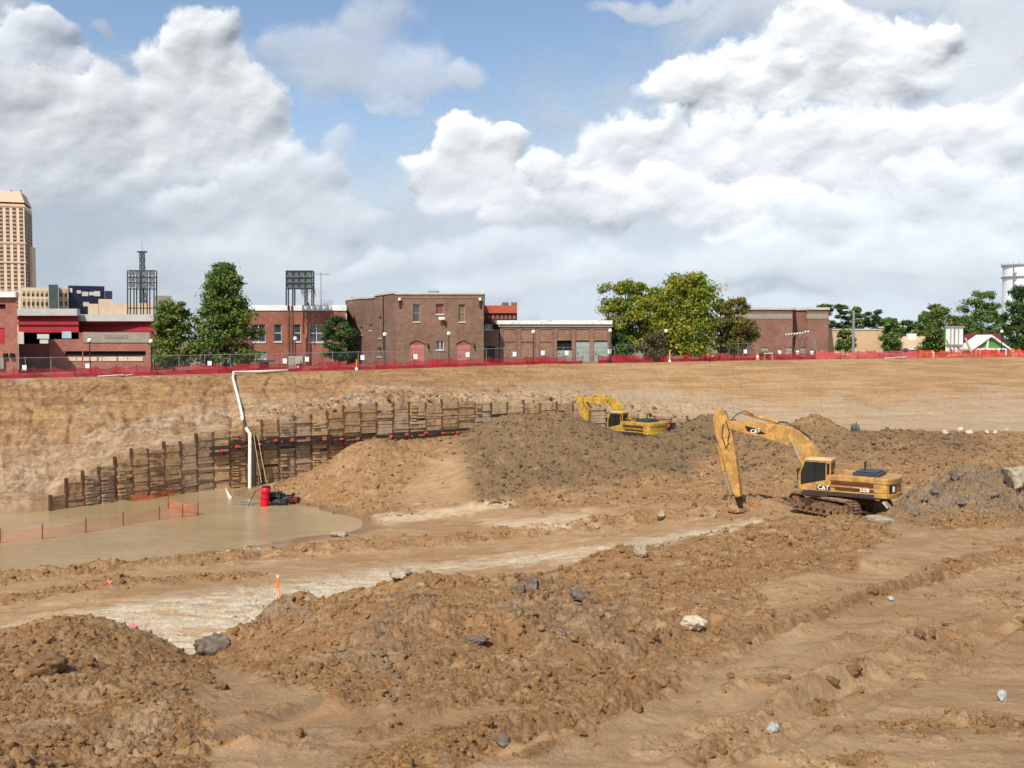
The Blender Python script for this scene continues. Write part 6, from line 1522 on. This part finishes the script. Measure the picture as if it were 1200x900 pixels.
# white water tower
D = 350.; a = at(1178, 312, D); b = at(1230, 312, D); cx = (a.x+b.x)/2; rad = (b.x-a.x)/2; root = empty('water_tower', (cx, D, -5)); tag(root, 'big white cylindrical water tower with outside ladder at the right edge', 'water tower'); zt = a.z+5
Mw = mat('white_steel', S(232,234,236), .5, .04, .1)
m = MB(); m.tube([(0,0,0),(0,0,zt)], rad, 48); m.build('tank', Mw, root, smooth=False)
for py in (311.5, 325): z = Z(1200,py,D)+5; m = MB(); m.tube([(0,0,z-.25),(0,0,z+.25)], rad+.5, 48); m.build('catwalk', M_galv, root)
m = MB()
m.box(-rad*.86-.5, -rad*.86-.35, -rad*.55-.6, -rad*.55+.1, 5, zt); m.box(-rad*.86+.95, -rad*.86+1.1, -rad*.55-.6, -rad*.55+.1, 5, zt)
for z in range(5, int(zt)-6, 2): a_ = R(-150); m.box(-rad*.86-.4, -rad*.86+1.0, -rad*.55-.6, -rad*.55, z+5, z+5.6)
m.build('ladder', mat('ladder_grey', S(150,154,158)), root)
m = MB(); 
for k in range(24): t = 2*math.pi*k/24; m.bar((math.cos(t)*(rad+.4), math.sin(t)*(rad+.4), zt), (math.cos(t)*(rad+.4), math.sin(t)*(rad+.4), zt+1.1), .15)
m.build('railing', M_galv, root)
# light arch at the brick box corner
D = 148.; root = empty('wire_arch', (at(938,450,D).x, D, Z(938,424,D))); tag(root, 'thin wire arch strung with white bulbs before the brick box', 'wire arch'); o = root.location
def arcpts(cx, cy, rx, ry, a0, a1, n, dy=0): return [at(cx+rx*math.cos(R(a0+(a1-a0)*k/n)), cy-ry*math.sin(R(a0+(a1-a0)*k/n)), D+dy)-o for k in range(n+1)]
for k, (cx, rx, dy) in enumerate(((947,10,0),(944,14,.8),(938,18,1.6))):
    m = MB(); m.tube(arcpts(cx, 422, rx, 32 if k else 30, 0, 180 if k else 150, 14, dy), .035, 5); m.build('wire', M_galv, root)
for k in range(9):
    c = at(921.5+3.2*k, 392-.3*k-(1 if k > 6 else 0), D)-o; m = MB(); m.ball(c, .16, 6, 5); m.build('bulb', M_cap, root)
# lamp posts
M_lampost = mat('black_lamp_post', S(42,44,44), .5); M_globe = mat('milky_globe', S(236,232,214), .4, .03)
LP = [(105,399,108,'leftmost, before the grey concrete panel'),(177,400,112,'left of the two big green trees'),(346,397,116,'before the red brick building'),(451,392,117,'at the left corner of the two storey building'),(526,391,117,'between the two pink arched doors'),(625,389,120,'before the garage panels'),(715,387.5,122,'at the right corner of the garage'),(780.5,388,127,'under the yellow green trees'),(1174,388.5,150,'right of the maroon roof')]
proto = None
for px, py, D, wh in LP:
    c = at(px, py, D); gz = ground_z(c.x, D); H = c.z-gz
    root = empty('street_lamp', (c.x, D, gz)); tag(root, 'black lamp post with round white globe '+wh, 'street lamp', 'globe lamp posts along the street')
    m = MB(); m.tube([(0,0,-.1),(0,0,.5),(0,0,.55),(0,0,H-.3)], [.14,.13,.07,.055], 10); m.tube([(0,0,H-.32),(0,0,H-.2)], [.10,.16], 10); m.build('post', M_lampost, root)
    m = MB(); m.ball((0,0,H), .24, 12, 8, (1,1,1.15)); m.build('globe', M_globe, root, smooth=True)
    m = MB(); m.tube([(0,0,H+.25),(0,0,H+.42)], [.1,.01], 8); m.build('finial', M_lampost, root)
D = 152.; c = at(1000.5, 364, D); gz = ground_z(c.x, D); H = c.z-gz; root = empty('street_light', (c.x, D, gz)); tag(root, 'tall pale steel street light with one short arm before the tan wall', 'street light')
m = MB(); m.tube([(0,0,0),(0,0,H)], [.22,.16], 10); m.build('pole', M_galv, root); m = MB(); m.tube([(0,0,H-.2),(-1.0,0,H+.05)], .07, 6); m.build('arm', M_galv, root); m = MB(); m.box(-1.7,-.8,-.2,.2,H-.02,H+.18); m.build('lamp_head', M_cap, root, bevel=.04)
# kerbside bits on the rim
c = rimpt(348, 2.2); root = empty('electric_cabinet', c); tag(root, 'grey electric cabinet with two doors at the foot of the rusty posts', 'cabinet')
mg = mat('cabinet_grey', S(160,158,146), .6, .08); m = MB(); m.box(-.85,.75,-.35,.35,0,1.65); m.build('body', mg, root, bevel=.03)
m = MB(); m.box(-.8,-.15,-.39,-.352,.1,1.55); m.build('door', M_conc, root); m = MB(); m.box(.0,.7,-.39,-.352,.1,.8); m.build('meter_panel', M_dark, root); m = MB(); m.box(.1,.35,-.43,-.392,.3,.6); m.build('gauge', M_cap, root)
for k, (px, col, h, lab) in enumerate([(418,M_orange,1.2,'small orange and white marker post on the rim before the brown building'),(784.5,mat('amber_paint', S(240,170,50)),1.5,'amber marker post standing in the fence under the yellow trees'),(887.5,M_frame,1.0,'white and orange traffic cone left of the brick box doors'),(900,M_frame,1.3,'pale timber trestle on the rim before the brick box')]):
    p = rimpt(px, .35); root = empty('marker_post' if k < 2 else ('traffic_cone' if k == 2 else 'trestle'), p); tag(root, lab, ['marker post','marker post','traffic cone','trestle'][k])
    if k < 2:
        m = MB(); m.box(-.06,.06,-.05,.05,-.1,h); m.build('post', col, root); m = MB(); m.box(-.16,.16,-.08,.08,0,.3); m.build('base', M_cap, root)
    elif k == 2:
        m = MB(); m.tube([(0,0,.04),(0,0,h)], [.26,.05], 12); m.build('cone', M_orange, root); m = MB(); m.tube([(0,0,.35),(0,0,.65)], [.205,.145], 12); m.build('white_band', M_cap, root)
    else:
        for x in (-.5,.5): 
            for s_ in (-.25,.25): m = MB(); m.bar((x,s_,0),(x,0,h*.7),.07); m.build('leg', M_conc, root)
        m = MB(); m.bar((-.6,0,h*.7),(.6,0,h*.7),.1); m.build('rail', M_frame, root)
for k, (px, L_, lab) in enumerate([(130,2.6,'long white board lying on the left rim before the red fence'),(148,1.2,'short white board leaning at the left rim fence'),(1049,3.2,'white board lying on the right rim by the pink netting')]):
    p = rimpt(px, -.1); m = MB(); m.bar(p+Vector((-L_/2,0,.06)), p+Vector((L_/2,.2,.22)), .3, .06); simple('board', lab, 'board', m, M_cap)
for k, (px, h, lab) in enumerate([(1082,1.0,'orange barrel left of the pair near the notice board'),(1092,1.05,'orange barrel standing beside the round dark tree'),(1186,1.2,'tall orange barrel at the right end of the rim')]):
    p = rimpt(px, 1.2); root = empty('traffic_barrel', p); tag(root, lab, 'barrel', 'orange traffic barrels')
    m = MB(); m.tube([(0,0,0),(0,0,h*.5),(0,0,h)], [.32,.28,.24], 14); m.build('drum', M_orange, root)
    for z in (.35,.7): m = MB(); m.tube([(0,0,z),(0,0,z+.14)], [.31,.30], 14); m.build('white_band', M_cap, root)
# small white trailer behind the trees
c = at(292, 423, 124); root = empty('flatbed_trailer', (c.x, 124, ground_z(c.x,124))); tag(root, 'pale blue grey flatbed trailer parked before the red brick building', 'trailer')
m = MB(); m.box(-3.1,3.1,-1,1,.75,1.05); m.build('bed', mat('pale_blue_paint', S(186,198,206), .5), root, bevel=.02)
for x in (-1.4,-.5,1.9):
    for y in (-1.02,.82): m = MB(); m.tube([(x,y,.38),(x,y+.2,.38)], .38, 14); m.build('wheel', M_decal, root)

# ================================================================ trees
def leafmat(name, c1, c2, c3):
    m, nt, b = newmat(name); L = nt.t.links
    g = nt.n('ShaderNodeNewGeometry'); rnd_ = g.outputs['Random Per Island']
    n = nt.noise(g.outputs['Position'], .55, 4, .6)
    c = nt.mix(nt.ramp(rnd_, .0, .8), c1, c2); c = nt.mix(nt.math('MULTIPLY', nt.ramp(n, .45, .62), nt.ramp(rnd_, .1, .6)), c, c3)
    L.new(c, b.inputs['Base Color']); b.inputs['Roughness'].default_value = .6; b.inputs['Specular IOR Level'].default_value = .2
    tr = nt.n('ShaderNodeBsdfTranslucent', ins={0: c}).outputs[0]
    mx = nt.n('ShaderNodeMixShader', ins={0: .28, 1: b.outputs[0], 2: tr}); L.new(mx.outputs[0], m.node_tree.nodes['Material Output'].inputs[0]); return m
LG = leafmat('oak_leaves', S(66,90,38), S(104,126,54), S(138,142,66)); LD = leafmat('dark_leaves', S(50,74,38), S(78,102,52), S(100,118,62))
LY = leafmat('turning_leaves', S(94,116,38), S(136,148,52), S(184,166,62)); LB = leafmat('bronze_leaves', S(88,92,46), S(118,116,56), S(152,132,62)); LP_ = leafmat('purple_leaves', S(84,78,58), S(110,98,72), S(124,108,80))
LM = leafmat('mid_green_leaves', S(70,98,46), S(104,130,62), S(128,146,76))
M_bark = mat('bark', S(84,70,56), .95, .2, 2)
def tree(label, px, top, base_py_crown, D, halfw_px, leaves, style='oval', n=6500, leaf=.26, seed=0, nclump=70, name='tree', cat='tree', group=None, trunk=True, gz=None):
    n = int(n*1.35); leaf *= .92; rg = np.random.default_rng(seed+500); c = at(px, 450, D); g = ground_z(c.x, D) if gz is None else gz
    zt = Z(px, top, D)-g; zb = max(.2, Z(px, base_py_crown, D)-g); hw = halfw_px/F*D
    root = empty(name, (c.x, D, g)); tag(root, label, cat, group)
    H = zt-zb
    def prof(t):
        if style == 'oval': return np.sqrt(np.clip(1-((t-.45)/.57)**2, 0, 1))
        if style == 'cone': return np.clip((1-t)**.55*np.minimum(1, .75+t*1.8), 0, 1)
        if style == 'dome': return np.sqrt(np.clip(1-(t*1.0)**2.2, 0, 1))
        if style == 'round': return np.sqrt(np.clip(1-((t-.5)/.5)**2, 0, 1))
    t = rg.uniform(.02, .97, nclump); a = rg.uniform(0, 2*np.pi, nclump); rr = np.sqrt(rg.uniform(.12, 1, nclump))*prof(t)*hw*.86
    rr *= rg.uniform(.8, 1.08, nclump)
    lob = 1+.22*np.sin(a*3+seed)+.15*np.sin(a*2+t*7+seed*2); rr = rr*lob
    C_ = np.stack([rr*np.cos(a), rr*np.sin(a)*.9, zb+t*H], 1); cr_ = hw*rg.uniform(.17, .36, nclump)*(1.12-.45*t)
    if style == 'cone': cr_ *= .85
    # leaves
    ci = rg.integers(0, nclump, n); v = rg.normal(size=(n,3)); v /= np.linalg.norm(v, axis=1)[:,None]; q = np.abs(rg.normal(.72, .30, n))
    P_ = C_[ci] + v*(cr_[ci]*q)[:,None]*np.array([1.15,1.15,.72])
    P_[:,2] = np.maximum(P_[:,2], zb*.7)
    nrm = v*.8+rg.normal(size=(n,3))*.6+np.array([0,0,.5]); nrm /= np.linalg.norm(nrm, axis=1)[:,None]
    u_ = np.cross(nrm, rg.normal(size=(n,3))); u_ /= np.linalg.norm(u_, axis=1)[:,None]; w_ = np.cross(nrm, u_); s_ = leaf*rg.uniform(.5, 1.15, n)[:,None]
    V = np.stack([P_-u_*s_, P_+w_*s_*.5, P_+u_*s_, P_-w_*s_*.5+nrm*s_*.15], 1).reshape(-1,3); Fq = np.arange(4*n).reshape(-1,4)
    np_mesh('crown' if trunk else 'foliage', V, Fq, leaves, False, None, root)
    m = MB(); tr = max(.09, H*.022)
    m.tube([(0,0,-.3),(0,0,zb*.6),(tr*.6,0,zb+H*.3),(0,0,zb+H*.75)], [tr*1.25,tr,tr*.7,tr*.2], 8)
    for k in range(0, min(nclump, 26)):
        z0 = max(zb*.7, min(C_[k,2]-.35*rr[k], zb+H*.7)); p = Vector(C_[k]); b0 = Vector((0,0,z0)); m.tube([b0, b0.lerp(p,.55)+Vector((0,0,.08*rr[k])), p], [tr*.42,tr*.24,tr*.08], 5)
    m.build('trunk' if trunk else 'stems', M_bark, root); return root
gA = 'street trees beyond the rim'
tree('broad dark green tree, shorter one left of the tall oak', 204, 354, 428, 115, 31, LG, 'oval', 9500, .24, 1, 85, group=gA)
tree('tall conical green oak standing before the red brick building', 264, 308, 428, 117, 47, LG, 'cone', 19000, .25, 2, 150, group=gA)
tree('small dense round green tree left of the two storey building', 397.5, 371, 424, 120, 21, LD, 'oval', 7000, .2, 3, 60, group=gA)
tree('yellow green tree directly right of the garage', 733, 328, 412, 134, 33, LY, 'oval', 12000, .25, 4, 105, group=gA)
tree('biggest yellow green tree, in the middle of the clump', 803, 323, 414, 131, 47, LY, 'oval', 19000, .26, 5, 150, group=gA)
tree('yellow green tree filling the gap between the two taller ones', 768, 338, 412, 138, 27, LY, 'oval', 9000, .25, 104, 80, group=gA)
tree('bronze brown tree at the right end of the clump beside the brick box', 860, 350, 414, 136, 27, LB, 'oval', 8500, .24, 6, 70, group=gA)
tree('dark green tree showing behind the bronze tree', 843, 350, 412, 143, 16, LD, 'oval', 4500, .24, 7, 40, group=gA)
tree('dull brown bush under the yellow green trees', 767, 389, 420, 126, 17, LP_, 'dome', 4500, .18, 8, 45, 'bush', 'bush', trunk=False)
tree('dark round shrub behind the right end of the garage', 727, 391, 420, 129, 14, LD, 'dome', 3500, .18, 9, 35, 'bush', 'bush', trunk=False)
tree('low clipped green hedge mound right of the garage', 728, 407.5, 424, 125, 12, LM, 'dome', 3800, .14, 10, 40, 'bush', 'bush', trunk=False)
tree('low dark bush at the left foot of the brick box', 896, 413, 424, 148, 7, LD, 'dome', 1200, .18, 11, 16, 'bush', 'bush', trunk=False)
gB = 'trees in front of the low buildings on the right'
tree('small loose green tree before the tan wall, left of the street light', 990, 386, 412, 158, 13, LM, 'oval', 3000, .24, 12, 34, group=gB)
tree('upright green tree at the right corner of the tan wall', 1042.5, 374, 414, 163, 14, LM, 'oval', 4500, .26, 13, 42, group=gB)
tree('round dark green tree left of the white sign board', 1095, 358, 415, 165, 25, LG, 'round', 8500, .27, 14, 70, group=gB)
tree('dense dark tree at the right edge before the water tower', 1197, 336, 418, 172, 27, LD, 'oval', 10000, .28, 15, 80, group=gB)
tree('green tree behind the sign board, left of the tallest one', 1122, 372, 412, 200, 22, LM, 'oval', 5000, .32, 16, 50, group=gB)
tree('tall broad green tree behind the maroon roof', 1147, 342, 408, 205, 27, LM, 'oval', 9000, .33, 17, 80, group=gB)
tree('small dark tree between the tall tree and the water tower', 1172, 366, 410, 210, 15, LD, 'oval', 3500, .33, 18, 36, group=gB)
gC = 'far tree line on the right'
for k, (px, tp, hw_, D, lab) in enumerate([(966,356,14,260,'far dark tree rising right behind the brick box'),(984,357,14,255,'far tree above the left part of the tan wall'),(1003,360,14,262,'far tree directly behind the tall street light'),(1022,363,14,250,'far tree above the right corner of the tan wall'),(1040,373,14,270,'low far tree above the upright green tree'),(1062,376,16,280,'low far bluish tree above the tan hipped roof'),(1080,371,14,275,'far tree peeping out left of the round dark tree')]):
    tree(lab, px, tp, 400, D, hw_, LD if k % 2 else LM, 'oval', 4200, .42, 30+k, 40, group=gC)
for k, px in enumerate((1230,1262,1300,1345)):
    tree(['green tree first beyond the right edge','green tree second beyond the right edge','green tree third beyond the right edge','green tree fourth beyond the right edge'][k], px, 352+k*4, 412, 185, 24, LM, 'oval', 4500, .33, 60+k, 45, group=gB)
sc.cycles.use_denoising = True
sc.cycles.max_bounces = 6; sc.cycles.diffuse_bounces = 3; sc.cycles.glossy_bounces = 3; sc.cycles.transmission_bounces = 4; sc.cycles.transparent_max_bounces = 24
sc.cycles.use_adaptive_sampling = True; sc.cycles.adaptive_threshold = .015
